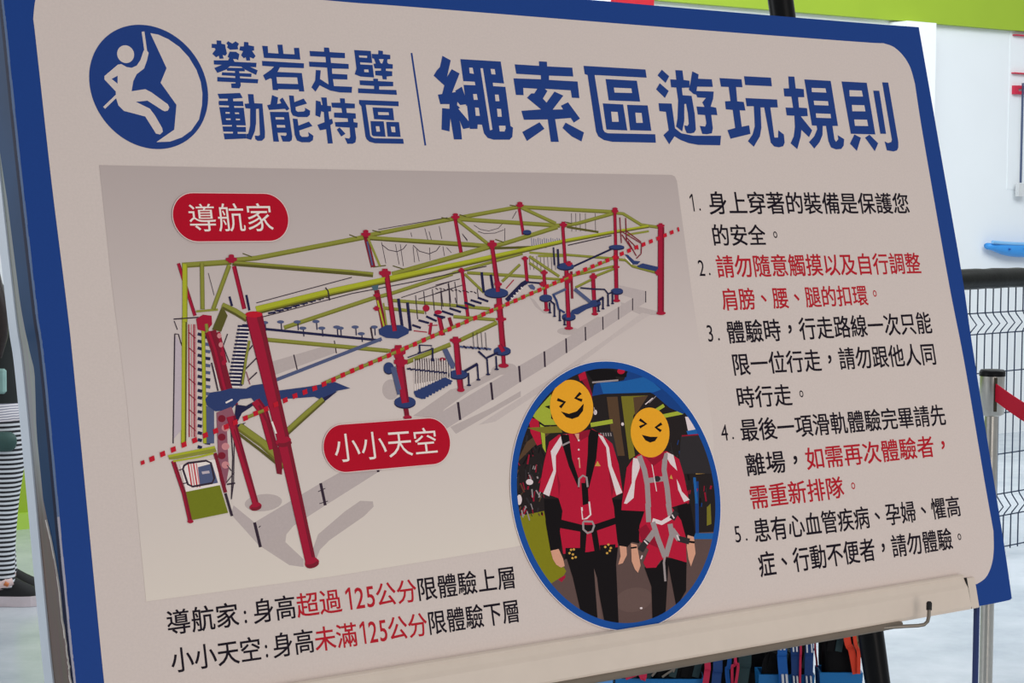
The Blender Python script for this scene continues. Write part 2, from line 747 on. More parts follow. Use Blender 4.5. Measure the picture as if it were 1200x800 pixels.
# blue print wrapped on the side, peeling away towards the foot
M_FILM = mat('blue wrapped side print', (10, 60, 104), 0.45, var=0.2, scale=9, spec=0.08)
M_FOLD = mat('navy fold of the side print', (8, 20, 58), 0.5, var=0.1, spec=0.08)
M_TORN = mat('torn paper edge', (222, 216, 208), 0.8, var=0.1, scale=200)
random.seed(4)
mb = MB()
torn = MB()
L = len(q)
edge = []
for i, (u, v) in enumerate(q):
    y = to_px(W(u, v))[1]
    KEYS = [(-60, .047), (120, .045), (225, .036), (345, .033), (405, .027), (430, .0205), (500, .030), (585, .029), (625, .020), (660, .0105), (720, .0095), (770, .0045), (860, .004)]
    ne = KEYS[0][1] if y < KEYS[0][0] else KEYS[-1][1]
    for (ya, na_), (yb, nb_) in zip(KEYS, KEYS[1:]):
        if ya <= y <= yb:
            ne = na_ + (nb_ - na_) * (y - ya) / (yb - ya)
    n_edge = -ne + random.uniform(-.0012, .0012) * (y > 600)
    edge.append((u, v, min(-0.003, n_edge)))
for i in range(L - 1):
    a, b = q[i], q[i + 1]
    ea, eb = edge[i], edge[i + 1]
    fa, fb = max(ea[2], -.0075), max(eb[2], -.0075)
    mb.hexa([(a[0] - .0014, a[1], -.0005), (b[0] - .0014, b[1], -.0005), (b[0] - .0014, b[1], fb), (a[0] - .0014, a[1], fa),
             (a[0], a[1], -.0005), (b[0], b[1], -.0005), (b[0], b[1], fb), (a[0], a[1], fa)], M_FOLD)
    mb.hexa([(a[0] - .0012, a[1], -.0005), (b[0] - .0012, b[1], -.0005), (b[0] - .0012, b[1], eb[2]), (a[0] - .0012, a[1], ea[2]),
             (a[0], a[1], -.0005), (b[0], b[1], -.0005), (b[0], b[1], eb[2]), (a[0], a[1], ea[2])], M_FILM)
    y = to_px(W(*a))[1]
    if y > 590:
        wv = random.uniform(.0005, .0022)
        torn.hexa([(a[0] - .0026, a[1], ea[2]), (b[0] - .0026, b[1], eb[2]), (b[0] - .0026, b[1], eb[2] - wv),
                   (a[0] - .0026, a[1], ea[2] - wv), (a[0], a[1], ea[2]), (b[0], b[1], eb[2]), (b[0], b[1], eb[2] - wv),
                   (a[0], a[1], ea[2] - wv)], M_TORN)
    # frayed paper line along the front corner
    r = random.uniform(0.0002, 0.0006)
    torn.hexa([(a[0] - .0014, a[1], -.0012), (b[0] - .0014, b[1], -.0012), (b[0] - .0014, b[1], .0003), (a[0] - .0014, a[1], .0003),
               (a[0] + r, a[1], -.001), (b[0] + r, b[1], -.001), (b[0] + r, b[1], .0003), (a[0] + r, a[1], .0003)],
              mat('frayed blue corner', (96, 118, 156), 0.7) if y < 600 else mat('frayed pale corner', (168, 166, 182), 0.8))
film = sign_part(mb, 'side_print', label='glossy blue side print peeling towards the foot')
sign_part(torn, 'torn_edge', label='torn white paper edge of the side print')

# white printed field with rounded corners
li = [(38.8, 22), (40.5, 35), (45.5, 80), (60.5, 215), (78.5, 360), (87, 440), (114, 720), (122, 800)]
ri = [(1164, 622), (1153, 560), (1130, 425), (1111.5, 330), (1082.5, 165), (1072, 98)]
ti = [(1035, 50.7), (1000, 48.7), (800, 33.6), (480, 8), (400, 2.0), (200, -16.5), (70, -28)]
tlc = [(70, -28), (52, -17), (42, -2), (38.8, 22)]
trc = [(1072, 98), (1066.5, 79), (1058, 65), (1047, 55), (1035, 50.7)]
foot_l = to_px(W(S(122, 800)[0] + 0.002, -0.31))
brc = [(1145, 684), (1155, 676.5), (1161.5, 663), (1164.3, 645), (1164, 622)]
art = Art(0.0002)
pts = bow(tlc)[:-1] + bow(li)[:-1] + [(122, 800), foot_l, (1145, 684)] + bow(brc)[1:-1] + bow(ri)[:-1] + bow(trc)[:-1] + bow(ti)[:-1]
art.poly(pts, PAPER)
sign_part(art, 'printed_field', label='off-white printed field with rounded corners')

# ---- logo
cu, cv, crr = -0.4236, 0.2650, 0.0598
art = Art(0.0004)
art.plane_poly([(cu + crr * math.cos(k * math.pi / 48), cv + crr * math.sin(k * math.pi / 48)) for k in range(96)], TITLE)
art.use(95, 20, 5)
art.poly([(405, 95), (500, 300), (465, 385), (558, 515), (545, 660), (440, 733), (520, 730), (590, 705), (645, 665),
          (690, 600), (707, 520), (710, 450), (700, 380), (675, 310), (630, 235), (575, 175), (510, 130), (450, 103)], PAPER)
art.ell(260, 218, 9.8, 10.6, PAPER, rot=-0.5)
art.line([(362, 86), (378, 200)], 3.2, PAPER)
art.poly([(366, 196), (380, 190), (395, 210), (385, 255), (368, 302), (325, 335), (305, 375), (295, 435), (375, 423),
          (412, 442), (508, 512), (516, 530), (508, 548), (490, 553), (475, 546), (388, 490), (320, 497), (402, 537),
          (432, 577), (474, 650), (478, 672), (462, 688), (438, 683), (375, 583), (250, 550), (218, 518), (204, 475),
          (202, 436), (136, 366), (136, 346), (215, 279), (235, 276), (265, 293), (295, 298), (325, 285), (347, 252)], PAPER)
art.poly([(178, 363), (213, 344), (213, 391)], TITLE)
art.line([(207, 462), (134, 532)], 3.2, PAPER)
sign_part(art, 'logo', label='round blue logo of a white climber hanging by a rock face')

# ---- headings: heavy square lettering, outlines measured stroke by stroke; (x, y, scale, solids, counters)
TITLE_GLYPHS = [
    (505, 60, 6.96, [  # 繩
        [(238, 65), (568, 85), (594, 258), (606, 292), (648, 610), (668, 624), (662, 700), (640, 722), (510, 722), (462, 708), (432, 672), (415, 600),
         (380, 598), (378, 634), (316, 634), (300, 560), (268, 300), (262, 240)],
        [(92, 38), (160, 75), (130, 210), (168, 147), (232, 182), (170, 340), (250, 290), (275, 360), (300, 432), (238, 440), (214, 412), (212, 440),
         (238, 465), (305, 575), (312, 625), (262, 635), (228, 560), (240, 600), (252, 720), (186, 720), (165, 590), (157, 545), (150, 655), (85, 640),
         (90, 465), (150, 470), (150, 432), (75, 432), (55, 355), (90, 350), (108, 280), (20, 200), (48, 155), (72, 130)]],
     [[(310, 135), (338, 135), (348, 185), (315, 180)], [(485, 145), (518, 147), (525, 190), (492, 188)], [(402, 140), (422, 140), (500, 640), (480, 645)],
      [(258, 245), (355, 250), (360, 278), (262, 275)], [(503, 258), (600, 265), (606, 291), (506, 285)], [(342, 350), (372, 350), (380, 397), (348, 397)],
      [(520, 355), (550, 355), (557, 408), (526, 408)], [(358, 460), (388, 462), (397, 527), (364, 527)], [(537, 470), (570, 472), (576, 535), (543, 535)],
      [(553, 608), (605, 608), (608, 630), (598, 655), (560, 655)], [(172, 338), (185, 312), (202, 332)], [(222, 470), (262, 452), (292, 445), (306, 570)]]),
    (595, 65, 6.96, [  # 索
        [(252, 48), (318, 52), (320, 90), (525, 100), (533, 172), (335, 165), (335, 200), (568, 213), (583, 348), (522, 345), (512, 285), (300, 272),
         (322, 290), (285, 352), (315, 385), (380, 295), (452, 328), (365, 442), (450, 440), (432, 410), (490, 382), (588, 515), (537, 548), (512, 510),
         (385, 520), (415, 705), (350, 705), (325, 522), (130, 525), (110, 452), (270, 440), (155, 345), (190, 310), (215, 310), (240, 272), (125, 265),
         (128, 325), (65, 322), (45, 187), (270, 195), (268, 162), (68, 150), (55, 73), (255, 85)],
        [(258, 545), (298, 598), (155, 698), (117, 625)], [(470, 548), (620, 628), (600, 702), (520, 660), (445, 592)]], []),
    (680, 70, 6.96, [  # 區
        [(25, 50), (530, 80), (540, 147), (115, 125), (185, 570), (198, 590), (225, 600), (610, 608), (615, 677), (260, 670), (190, 655), (145, 625),
         (127, 585), (58, 125), (35, 118)], [(205, 158), (460, 172), (487, 342), (230, 332)], [(182, 356), (348, 365), (382, 577), (212, 570)],
        [(380, 368), (548, 373), (578, 580), (405, 575)]],
     [[(272, 228), (415, 235), (420, 272), (278, 268)], [(250, 424), (303, 427), (312, 506), (258, 506)], [(447, 432), (498, 435), (508, 515), (455, 515)]]),
    (765, 70, 6.96, [  # 遊
        [(72, 82), (132, 135), (103, 190), (37, 128)], [(55, 192), (128, 255), (97, 312), (25, 242)],
        [(45, 355), (152, 358), (180, 560), (230, 600), (330, 620), (555, 620), (548, 698), (370, 695), (290, 680), (225, 655), (175, 625), (132, 690),
         (85, 615), (128, 575), (105, 425), (52, 420)],
        [(182, 85), (240, 88), (250, 165), (298, 172), (298, 228), (235, 230), (242, 290), (315, 295), (340, 440), (350, 570), (335, 595), (305, 602),
         (275, 598), (262, 570), (255, 535), (280, 540), (292, 525), (285, 440), (270, 360), (255, 362), (255, 500), (238, 585), (188, 545), (200, 480),
         (205, 330), (190, 228), (148, 225), (140, 160), (190, 163)],
        [(320, 95), (372, 120), (368, 155), (480, 160), (488, 222), (360, 220), (355, 255), (495, 260), (490, 320), (470, 382), (515, 392), (525, 452),
         (475, 450), (488, 560), (480, 600), (440, 608), (402, 605), (382, 540), (425, 545), (435, 520), (425, 452), (365, 447), (355, 382), (420, 385),
         (402, 348), (432, 312), (362, 308), (352, 285), (330, 280), (292, 245), (305, 190)]], []),
    (840, 75, 6.96, [  # 玩
        [(20, 115), (200, 125), (208, 190), (155, 188), (165, 305), (218, 310), (232, 380), (185, 378), (202, 512), (262, 500), (273, 570), (110, 610),
         (85, 540), (148, 522), (128, 375), (72, 370), (65, 305), (110, 302), (95, 188), (32, 185)],
        [(220, 100), (440, 112), (448, 182), (230, 172)],
        [(232, 278), (490, 290), (496, 355), (435, 355), (468, 600), (498, 600), (500, 540), (545, 575), (552, 640), (540, 670), (505, 680), (465, 672),
         (438, 640), (385, 355), (355, 355), (362, 520), (350, 590), (300, 675), (252, 630), (290, 575), (308, 510), (300, 345), (242, 345)]], []),
    (910, 80, 7.275, [  # 規
        [(98, 70), (150, 72), (162, 172), (230, 178), (235, 247), (182, 247), (190, 335), (258, 340), (265, 408), (205, 410), (302, 530), (275, 588),
         (210, 525), (205, 580), (175, 690), (118, 640), (145, 580), (155, 500), (150, 405), (85, 402), (75, 335), (140, 337), (125, 242), (65, 240),
         (58, 172), (105, 172)],
        [(235, 95), (460, 108), (522, 492), (475, 492), (492, 605), (505, 628), (525, 605), (520, 570), (575, 605), (570, 660), (550, 688), (505, 692),
         (462, 675), (440, 620), (420, 492), (392, 492), (390, 570), (365, 630), (320, 685), (275, 630), (320, 580), (345, 520), (340, 490), (300, 487)]],
     [[(297, 168), (415, 172), (422, 208), (300, 203)], [(315, 277), (436, 282), (441, 318), (320, 314)], [(333, 385), (458, 390), (462, 426), (337, 422)]]),
    (980, 85, 7.62, [  # 則
        [(45, 80), (270, 92), (347, 553), (128, 547)], [(160, 553), (218, 582), (182, 700), (120, 635)], [(295, 555), (372, 632), (342, 703), (255, 582)],
        [(328, 162), (382, 163), (443, 547), (392, 547)],
        [(408, 88), (462, 90), (552, 620), (552, 670), (540, 695), (510, 705), (450, 695), (430, 615), (460, 630), (490, 620), (495, 600)]],
     [[(115, 158), (225, 162), (236, 215), (118, 213)], [(137, 290), (248, 293), (258, 347), (142, 346)], [(158, 420), (272, 422), (282, 478), (165, 476)]]),
]
HEADING_A = [
    (244, 40, 11.43, [  # 攀
        [(110, 85), (172, 88), (175, 130), (225, 140), (232, 190), (250, 262), (228, 290), (190, 280), (205, 328), (150, 332), (140, 290), (105, 312),
         (52, 265), (95, 210), (90, 190), (45, 185), (45, 130), (112, 135)],
        [(240, 125), (265, 95), (320, 128), (365, 98), (410, 130), (392, 165), (400, 205), (290, 210), (250, 180), (262, 150)],
        [(285, 235), (370, 238), (415, 270), (400, 350), (370, 335), (330, 335), (355, 380), (255, 375), (280, 320), (258, 305)],
        [(478, 105), (535, 110), (538, 150), (612, 165), (612, 220), (585, 225), (632, 295), (605, 330), (555, 310), (560, 355), (510, 355), (500, 310),
         (475, 325), (438, 285), (465, 230), (415, 215), (425, 165), (475, 165)],
        [(72, 352), (270, 352), (350, 372), (645, 385), (640, 445), (560, 440), (660, 485), (640, 548), (540, 500), (480, 470), (440, 437), (290, 430),
         (230, 480), (120, 520), (80, 455), (180, 412), (75, 408)],
        [(240, 470), (270, 452), (460, 455), (490, 480), (485, 500), (255, 492)], [(185, 512), (578, 530), (575, 575), (178, 552)],
        [(120, 575), (668, 605), (662, 660), (120, 635)],
        [(355, 480), (410, 480), (420, 560), (435, 690), (415, 728), (310, 722), (305, 662), (365, 660)]], []),
    (300, 45, 11.43, [  # 岩
        [(80, 100), (155, 105), (160, 195), (300, 205), (285, 85), (352, 85), (365, 208), (515, 215), (505, 128), (575, 128), (592, 285), (105, 262)],
        [(78, 302), (640, 335), (640, 400), (318, 388), (285, 450), (612, 465), (645, 712), (575, 710), (572, 685), (295, 680), (292, 695), (222, 692),
         (208, 545), (190, 535), (125, 565), (92, 495), (200, 420), (240, 380), (82, 368)]], [[(272, 520), (548, 525), (560, 612), (282, 605)]]),
    (356, 48, 11.43, [  # 走
        [(268, 88), (335, 92), (345, 150), (548, 162), (550, 232), (355, 225), (362, 295), (598, 310), (600, 375), (375, 370), (378, 440), (580, 450),
         (582, 518), (388, 512), (402, 605), (645, 615), (640, 695), (480, 690), (350, 665), (210, 595), (155, 680), (100, 622), (150, 530), (160, 390),
         (225, 395), (215, 510), (330, 585), (310, 358), (72, 345), (68, 278), (295, 288), (290, 215), (82, 205), (75, 135), (270, 145)]], []),
    (410, 50, 11.43, [  # 壁
        [(55, 100), (278, 112), (322, 468), (140, 455), (62, 425), (85, 350)],
        [(378, 105), (440, 112), (440, 155), (538, 165), (540, 222), (500, 225), (498, 265), (515, 285), (572, 290), (572, 350), (480, 350), (480, 378),
         (565, 385), (565, 448), (490, 455), (492, 495), (438, 490), (430, 445), (340, 438), (335, 378), (415, 375), (415, 348), (330, 345), (312, 285),
         (345, 280), (320, 215), (295, 210), (290, 152), (378, 155)],
        [(310, 482), (375, 485), (375, 515), (578, 525), (578, 585), (390, 585), (390, 630), (620, 635), (628, 700), (108, 675), (108, 612), (322, 622),
         (322, 580), (132, 568), (128, 505), (312, 512)]],
     [[(120, 172), (228, 178), (228, 205), (122, 198)], [(135, 265), (300, 275), (300, 300), (138, 292)], [(188, 360), (245, 362), (250, 398), (192, 395)],
      [(385, 222), (450, 222), (430, 280), (410, 275)]]),
]
HEADING_B = [
    (250, 102, 11.43, [  # 動
        [(55, 92), (355, 80), (388, 140), (395, 195), (432, 500), (438, 690), (150, 702), (135, 620), (68, 210), (78, 155)],
        [(460, 95), (535, 97), (548, 218), (655, 222), (690, 600), (688, 680), (650, 720), (590, 722), (562, 700), (552, 650), (600, 655), (622, 640),
         (608, 290), (570, 295), (570, 480), (555, 590), (505, 708), (440, 690), (440, 630), (465, 625), (490, 520), (492, 290), (430, 285), (415, 225),
         (475, 220)]],
     [[(70, 158), (190, 158), (190, 185), (70, 185)], [(262, 158), (390, 148), (397, 190), (265, 190)], [(72, 245), (205, 250), (205, 272), (76, 270)],
      [(275, 255), (412, 258), (414, 278), (280, 278)], [(160, 335), (215, 337), (218, 357), (162, 357)], [(285, 342), (340, 342), (345, 362), (290, 362)],
      [(165, 422), (228, 422), (230, 442), (170, 442)], [(298, 424), (352, 426), (356, 445), (302, 445)], [(112, 510), (245, 510), (245, 528), (116, 528)],
      [(308, 514), (440, 516), (440, 535), (312, 535)], [(122, 598), (260, 600), (260, 622), (126, 622)], [(322, 602), (440, 604), (440, 626), (325, 626)]]),
    (308, 104, 11.43, [  # 能
        [(122, 85), (202, 118), (190, 205), (245, 195), (222, 150), (262, 118), (355, 270), (318, 295), (295, 270), (80, 285), (55, 222), (100, 210)],
        [(92, 310), (345, 312), (392, 640), (385, 690), (355, 710), (265, 708), (235, 625), (305, 632), (318, 610), (312, 590), (195, 590), (215, 710),
         (140, 708)],
        [(348, 90), (412, 95), (420, 180), (545, 132), (590, 200), (435, 245), (440, 290), (465, 310), (545, 305), (565, 290), (562, 255), (632, 295),
         (628, 350), (595, 380), (470, 380), (400, 360), (375, 310)],
        [(398, 400), (462, 405), (475, 495), (615, 440), (662, 500), (485, 560), (495, 620), (520, 645), (595, 645), (615, 630), (605, 580), (675, 630),
         (668, 690), (625, 718), (520, 718), (455, 695), (425, 620)]],
     [[(165, 382), (280, 384), (285, 412), (170, 412)], [(182, 486), (295, 488), (298, 520), (188, 520)]]),
    (364, 106, 11.43, [  # 特
        [(68, 135), (130, 150), (140, 195), (158, 195), (138, 95), (212, 95), (222, 205), (272, 210), (272, 280), (235, 285), (250, 390), (285, 380),
         (298, 440), (262, 465), (295, 710), (228, 712), (205, 520), (122, 535), (88, 462), (185, 425), (175, 290), (140, 280), (125, 360), (62, 335)],
        [(390, 105), (455, 108), (460, 170), (590, 178), (590, 240), (475, 240), (482, 300), (600, 308), (605, 378), (570, 380), (575, 425), (628, 432),
         (625, 500), (590, 500), (608, 640), (598, 695), (560, 715), (490, 715), (455, 635), (515, 645), (530, 620), (520, 498), (385, 490), (332, 485),
         (322, 425), (500, 420), (495, 375), (312, 362), (312, 298), (420, 300), (412, 238), (285, 228), (275, 165), (395, 165)],
        [(385, 495), (465, 580), (408, 618), (348, 525)]], []),
    (414, 108, 11.43, [  # 區
        [(75, 105), (605, 125), (605, 190), (165, 170), (225, 580), (245, 605), (280, 618), (665, 625), (675, 692), (290, 685), (215, 665), (175, 630),
         (160, 590), (105, 190), (75, 155)], [(255, 205), (528, 215), (545, 378), (278, 362)],
        [(228, 388), (405, 392), (430, 598), (265, 590), (245, 570)], [(438, 398), (610, 402), (632, 600), (458, 595)]],
     [[(328, 268), (470, 272), (475, 308), (332, 305)], [(298, 458), (345, 458), (355, 528), (308, 530)], [(500, 462), (555, 465), (562, 538), (512, 535)]]),
]


def traced(a, glyphs, _s):
    for ox, oy, sc, solids, counters in glyphs:
        a.use(ox, oy, sc)
        for p in solids:
            a.poly(p, TITLE)
        for p in counters:
            a.poly(p, PAPER)


art = Art(.0004)
traced(art, HEADING_A, 11.43)
sign_part(art, 'area_heading', label='small blue heading beside the logo, upper line')
art = Art(.0004)
traced(art, HEADING_B, 11.43)
sign_part(art, 'area_heading', label='small blue heading beside the logo, lower line')
art = Art(.0004)
art.line([(482, 62.2), (498.3, 170.5)], 2.0, TITLE)
sign_part(art, 'heading_divider', label='thin blue upright line between the headings')
art = Art(.0004)
traced(art, TITLE_GLYPHS, 6.96)
sign_part(art, 'title_lettering', label='big blue title lettering across the top right')

# ---- rules
RULES = [
    ('1.', (809, 248.4), (824, 248.6), 226.5, 227,
     [([('身上穿著的裝備是保護您', BLACK)], (832.1, 250.8), (1066.3, 250.0), 224.4, 226.6),
      ([('的安全', BLACK)], (836.2, 288), (897.9, 287), 263.0, 263.6)], (908.3, 275)),
    ('2.', (819.8, 324), (835.5, 324), 303, 303,
     [([('請勿隨意觸摸以及自行調整', REDTXT)], (841.6, 325.2), (1079.6, 320.3), 299.4, 296.2),
      ([('肩膀、腰、腿的扣環', REDTXT)], (847.8, 363.6), (1017.5, 357.4), 338.4, 334.2)], (1024.9, 343.8)),
    ('3.', (829.7, 401), (846.5, 400.3), 379.3, 378.5,
     [([('體驗時，行走路線一次只能', BLACK)], (853.8, 402.2), (1092.6, 390.2), 376.4, 365.4),
      ([('限一位行走，請勿跟他人同', BLACK)], (859.9, 439.9), (1097.9, 426.8), 414.6, 401.6),
      ([('時行走', BLACK)], (865.2, 478.1), (928.6, 474.5), 453.6, 449.8)], (938.9, 461.4)),
    ('4.', (846.5, 517), (863, 515.8), 496, 494.8,
     [([('最後一項滑軌體驗完畢請先', BLACK)], (869.6, 517.2), (1108.9, 497.6), 491.4, 473.6),
      ([('離場，', BLACK), ('如需再次體驗者，', REDTXT)], (875.9, 557.6), (1116, 532.6), 532, 508.2),
      ([('需重新排隊', REDTXT)], (880.7, 596.5), (989.4, 582.8), 569.3, 558.0)], (999.6, 569.1)),
    ('5.', (862, 636.3), (879, 634.5), 614.7, 613,
     [([('患有心血管疾病、孕婦、懼高', BLACK)], (885.5, 635.6), (1126.5, 604.2), 608.3, 580.4),
      ([('症、行動不便者，請勿體驗', BLACK)], (891.3, 676), (1116.9, 642.8), 647.3, 618.4)], (1124.1, 628.8)),
]
LABELS = ['first rule', 'second rule, mostly red', 'third rule', 'fourth rule, ending in red', 'fifth rule']
REDSTOP = {1: REDTXT, 3: REDTXT}
for i, (num, a, b, ta_, tb_, lines, stop) in enumerate(RULES):
    mb = MB()
    text_line(mb, .0004, [(num, BLACK)], a, b, ta_, tb_)
    for runs, p, r_, y1, y2 in lines:
        text_line(mb, .0004, runs, p, r_, y1, y2, bold=.010)
    # the full stop: a small ring
    c = S(*stop)
    ro, rinn = 0.0036, 0.0023
    ring = []
    for k in range(20):
        an = 2 * math.pi * k / 20
        ring += [(c[0] + ro * math.cos(an) * .85, c[1] + ro * math.sin(an) * 1.1, .0004),
                 (c[0] + rinn * math.cos(an) * .85, c[1] + rinn * math.sin(an) * 1.1, .0004)]
    mb.raw(ring, [(2 * k, (2 * k + 2) % 40, (2 * k + 3) % 40, 2 * k + 1) for k in range(20)], REDSTOP.get(i, BLACK))
    sign_part(mb, 'rule_text', label='printed ' + LABELS[i])

# ---- height notes
mb = MB()


def base1(x):
    return 744.3 + (688.4 - 744.3) * (x - 197.4) / (605 - 197.4)


def top1(x):
    return 716.0 + (662.4 - 716.0) * (x - 197.4) / (605 - 197.4)


for s, m, x0, x1 in (('導航家', BLACK, 197.4, 280.2), (':', BLACK, 284, 293), ('身高', BLACK, 298.2, 347.5), ('超過', REDTXT, 349.6, 400.6),
                     ('125', REDTXT, 405, 440.5), ('公分', REDTXT, 442.3, 489), ('限體驗上層', BLACK, 490.5, 605.4)):
    text_line(mb, .0004, [(s, m)], (x0, base1(x0)), (x1, base1(x1)), top1(x0), top1(x1), bold=.008)
sign_part(mb, 'height_note', label='upper height note, over 125 cm')
mb = MB()


def base2(x):
    return 788.3 + (728.0 - 788.3) * (x - 202.4) / (609.6 - 202.4)


def top2(x):
    return 760.0 + (701.3 - 760.0) * (x - 202.4) / (609.6 - 202.4)


for s, m, x0, x1 in (('小小天空', BLACK, 202.4, 306.8), (':', BLACK, 309, 317.5), ('身高', BLACK, 321.2, 369), ('未滿', REDTXT, 370.7, 419.4),
                     ('125', REDTXT, 422, 455), ('公分', REDTXT, 456.5, 501.5), ('限體驗下層', BLACK, 503.2, 610)):
    text_line(mb, .0004, [(s, m)], (x0, base2(x0)), (x1, base2(x1)), top2(x0), top2(x1), bold=.008)
sign_part(mb, 'height_note', label='lower height note, under 125 cm')

# ---- course picture
PICT = picture_material()
art = Art(.0004)
art.poly([(116, 193.5), (300, 197), (600, 202), (787, 205), (790.5, 206.8), (793, 212), (811, 346), (824, 432), (835, 500), (840, 610),
          (640, 633), (600, 641), (390, 675), (171, 704.5), (163, 622), (148, 467), (131, 335)], PICT)
# the drawn tubes have a darker edge below or to the right
SHADED[Y2] = (ink('drawing beam edge', (108, 106, 42)), 0.0, -.13, .66)
SHADED[R1] = (ink('drawing post edge', (118, 20, 44)), -.10, 0.0, .68)
SHADED[Y1] = (ink('drawing rail edge', (134, 134, 34)), -.06, -.08, .72)
# ground shades
art.use(260, 500, 4.445)
art.poly([(205, 625), (240, 560), (330, 480), (385, 500), (335, 560), (330, 600), (425, 690), (425, 730), (350, 720)], G1)
art.poly([(440, 730), (500, 560), (640, 440), (720, 385), (785, 388), (790, 415), (740, 465), (560, 590), (510, 640), (490, 690)], G1)
art.ell(215, 395, 22, 10, G1, rot=-.1)
art.use(430, 380, 6.155)
art.poly([(330, 660), (560, 500), (600, 470), (720, 440), (880, 350), (960, 300), (1060, 310), (1060, 350), (960, 365), (740, 480), (560, 610), (500, 680)], G1)
art.poly([(600, 740), (900, 600), (1108, 480), (1108, 520), (900, 640), (640, 790)], G1)
art.ell(170, 470, 10, 12, G1)
art.use(560, 350, 5)
art.ell(150, 412, 15, 6.5, G1, rot=-.15)
art.ell(530, 190, 13.5, 4.6, G1)
art.poly([(560, 190), (700, 105), (740, 110), (610, 195)], G1)
art.poly([(835, 20), (1060, 75), (1085, 98), (950, 92), (840, 48)], G1)
art.poly([(0, 740), (420, 470), (760, 230), (960, 82), (1010, 92), (800, 230), (480, 470), (100, 720)], ink('drawing faint shade', (190, 177, 172)))
art.use(620, 290, 7.06)
art.poly([(0, 410), (40, 430), (100, 510), (180, 550), (120, 545), (50, 490)], G1)
# low fence
posts = [((298, 612), (305, 641)), ((375.4, 566), (381, 592)), ((440, 530), (443, 553)), ((536.4, 471), (539, 492)), ((575, 448), (577, 468.5)),
         ((608, 428.6), (609.4, 447.6)), ((637.6, 411.6), (638.4, 430)), ((663, 396.4), (663.6, 413.6)), ((685.6, 383), (686, 399)),
         ((706, 371), (706.4, 386.4)), ((724.6, 359.6), (724.6, 374.4)), ((741, 349.5), (741, 363.6)), ((756.4, 341), (756.4, 354.4))]
art.use()
for i in range(len(posts) - 1):
    art.poly([posts[i][0], posts[i + 1][0], posts[i + 1][1], posts[i][1]], G2)
art.poly([(273.5, 592), (298, 612), (305, 641), (270, 602)], G2)
art.poly([(725, 334), (756.4, 341), (756.4, 354.4), (727, 345)], G2)
art.poly([(317, 424), (392, 402), (394, 413), (320, 440)], G1)
for i, (a, b) in enumerate(posts):
    art.line([a, b], max(1.2, 3.6 - i * .25), K1)
for a, b in (((372.5, 576), (381, 572)), ((374, 590), (384, 587)), ((303, 618), (305, 616))):
    art.line([a, b], 1.0, K1)
art.line([(344, 415.5), (348, 433)], 1.5, K1)
art.line([(391.5, 399), (394, 414)], 1.3, K1)
# thin ropes
art.use(410, 230, 8)
for p in ([(300, 455), (360, 503), (440, 520), (500, 492), (530, 452)], [(590, 458), (650, 515), (740, 540), (810, 510), (842, 465)]):
    art.line(p, 0.9, K1)
for p in ([(295, 430), (335, 630)], [(425, 450), (460, 640)], [(470, 450), (500, 655)], [(590, 470), (605, 620)], [(625, 500), (648, 610)],
          [(745, 480), (750, 600)], [(700, 300), (735, 430)], [(835, 280), (860, 400)], [(870, 470), (885, 560)], [(570, 340), (578, 380)],
          [(740, 330), (770, 440)], [(905, 480), (950, 530)], [(1050, 350), (1100, 410)]):
    art.line(p, 0.7, K1)
art.use(530, 230, 8)
for p in ([(200, 270), (260, 310), (340, 325), (430, 300), (470, 255)], [(240, 330), (300, 350), (400, 345), (480, 315)], [(560, 210), (600, 140)],
          [(490, 300), (490, 430)], [(95, 360), (140, 420)]):
    art.line(p, 0.7, K1)
for k in range(14):
    x = 740 + k * 20
    art.line([(x, 390 + (k % 3) * 6), (x + 6, 480 - k * 3)], 0.7, B3)
for k in range(8):
    x = 720 + k * 34
    art.line([(x, 560), (x + 8, 690)], 0.6, K1)
art.use(660, 230, 8)
for x in (75, 115, 155, 205, 298):
    art.line([(x, 160), (x + 3, 330)], 0.6, K1)
# upper truss
art.use()
art.line([(213, 311), (271, 307)], 6.5, Y2)
art.line([(272, 305), (300, 302.5), (427, 278)], 5.8, Y2)
art.line([(428, 276.5), (533, 256), (608, 242.5)], 5.4, Y2, 4.6)
art.line([(608, 242.5), (720, 248.5)], 4.6, Y2)
art.line([(443, 269), (524, 255)], .8, K1)
art.line([(272, 308.5), (300, 310.6), (412, 319.6), (437, 322)], 6.0, Y3)
art.line([(272, 307.5), (300, 309.4), (412, 318), (437, 321)], 3.2, Y2)
art.line([(429, 278.5), (550, 286.5), (573, 288.5)], 5.0, Y2)
art.line([(429, 280.6), (550, 289), (573, 290)], 1.4, Y3)
art.line([(533, 256.5), (656, 264.5)], 5.0, Y2)
art.line([(536, 258), (573, 287)], 4.0, Y2)
art.line([(610, 243), (651, 262)], 4.2, Y2)
art.line([(459, 321.5), (550, 296), (574, 289)], 6.0, Y2)
art.line([(576, 289), (592, 285), (653, 266)], 5.2, Y2)
art.line([(578, 291), (640, 289)], 3.0, Y3)
art.line([(660, 264.5), (676, 262), (718, 250.3)], 4.2, Y2)
art.line([(664, 266), (701, 272)], 2.6, Y3)
art.line([(720, 249.5), (730, 250.5), (751, 263.5), (772, 266.5)], 3.8, Y2)
for a, b in (((284, 297), (295, 301)), ((409, 275), (418, 278.5)), ((436, 270), (446, 272.5)), ((517, 255), (527, 257)), ((538, 251.5), (546, 254)),
             ((460, 311.5), (473, 315.5)), ((452, 311), (437, 313)), ((580, 280.5), (590, 284)), ((597, 240.5), (604, 241.5)), ((661, 260), (670, 262))):
    art.line([a, b], 1.3, Y3)
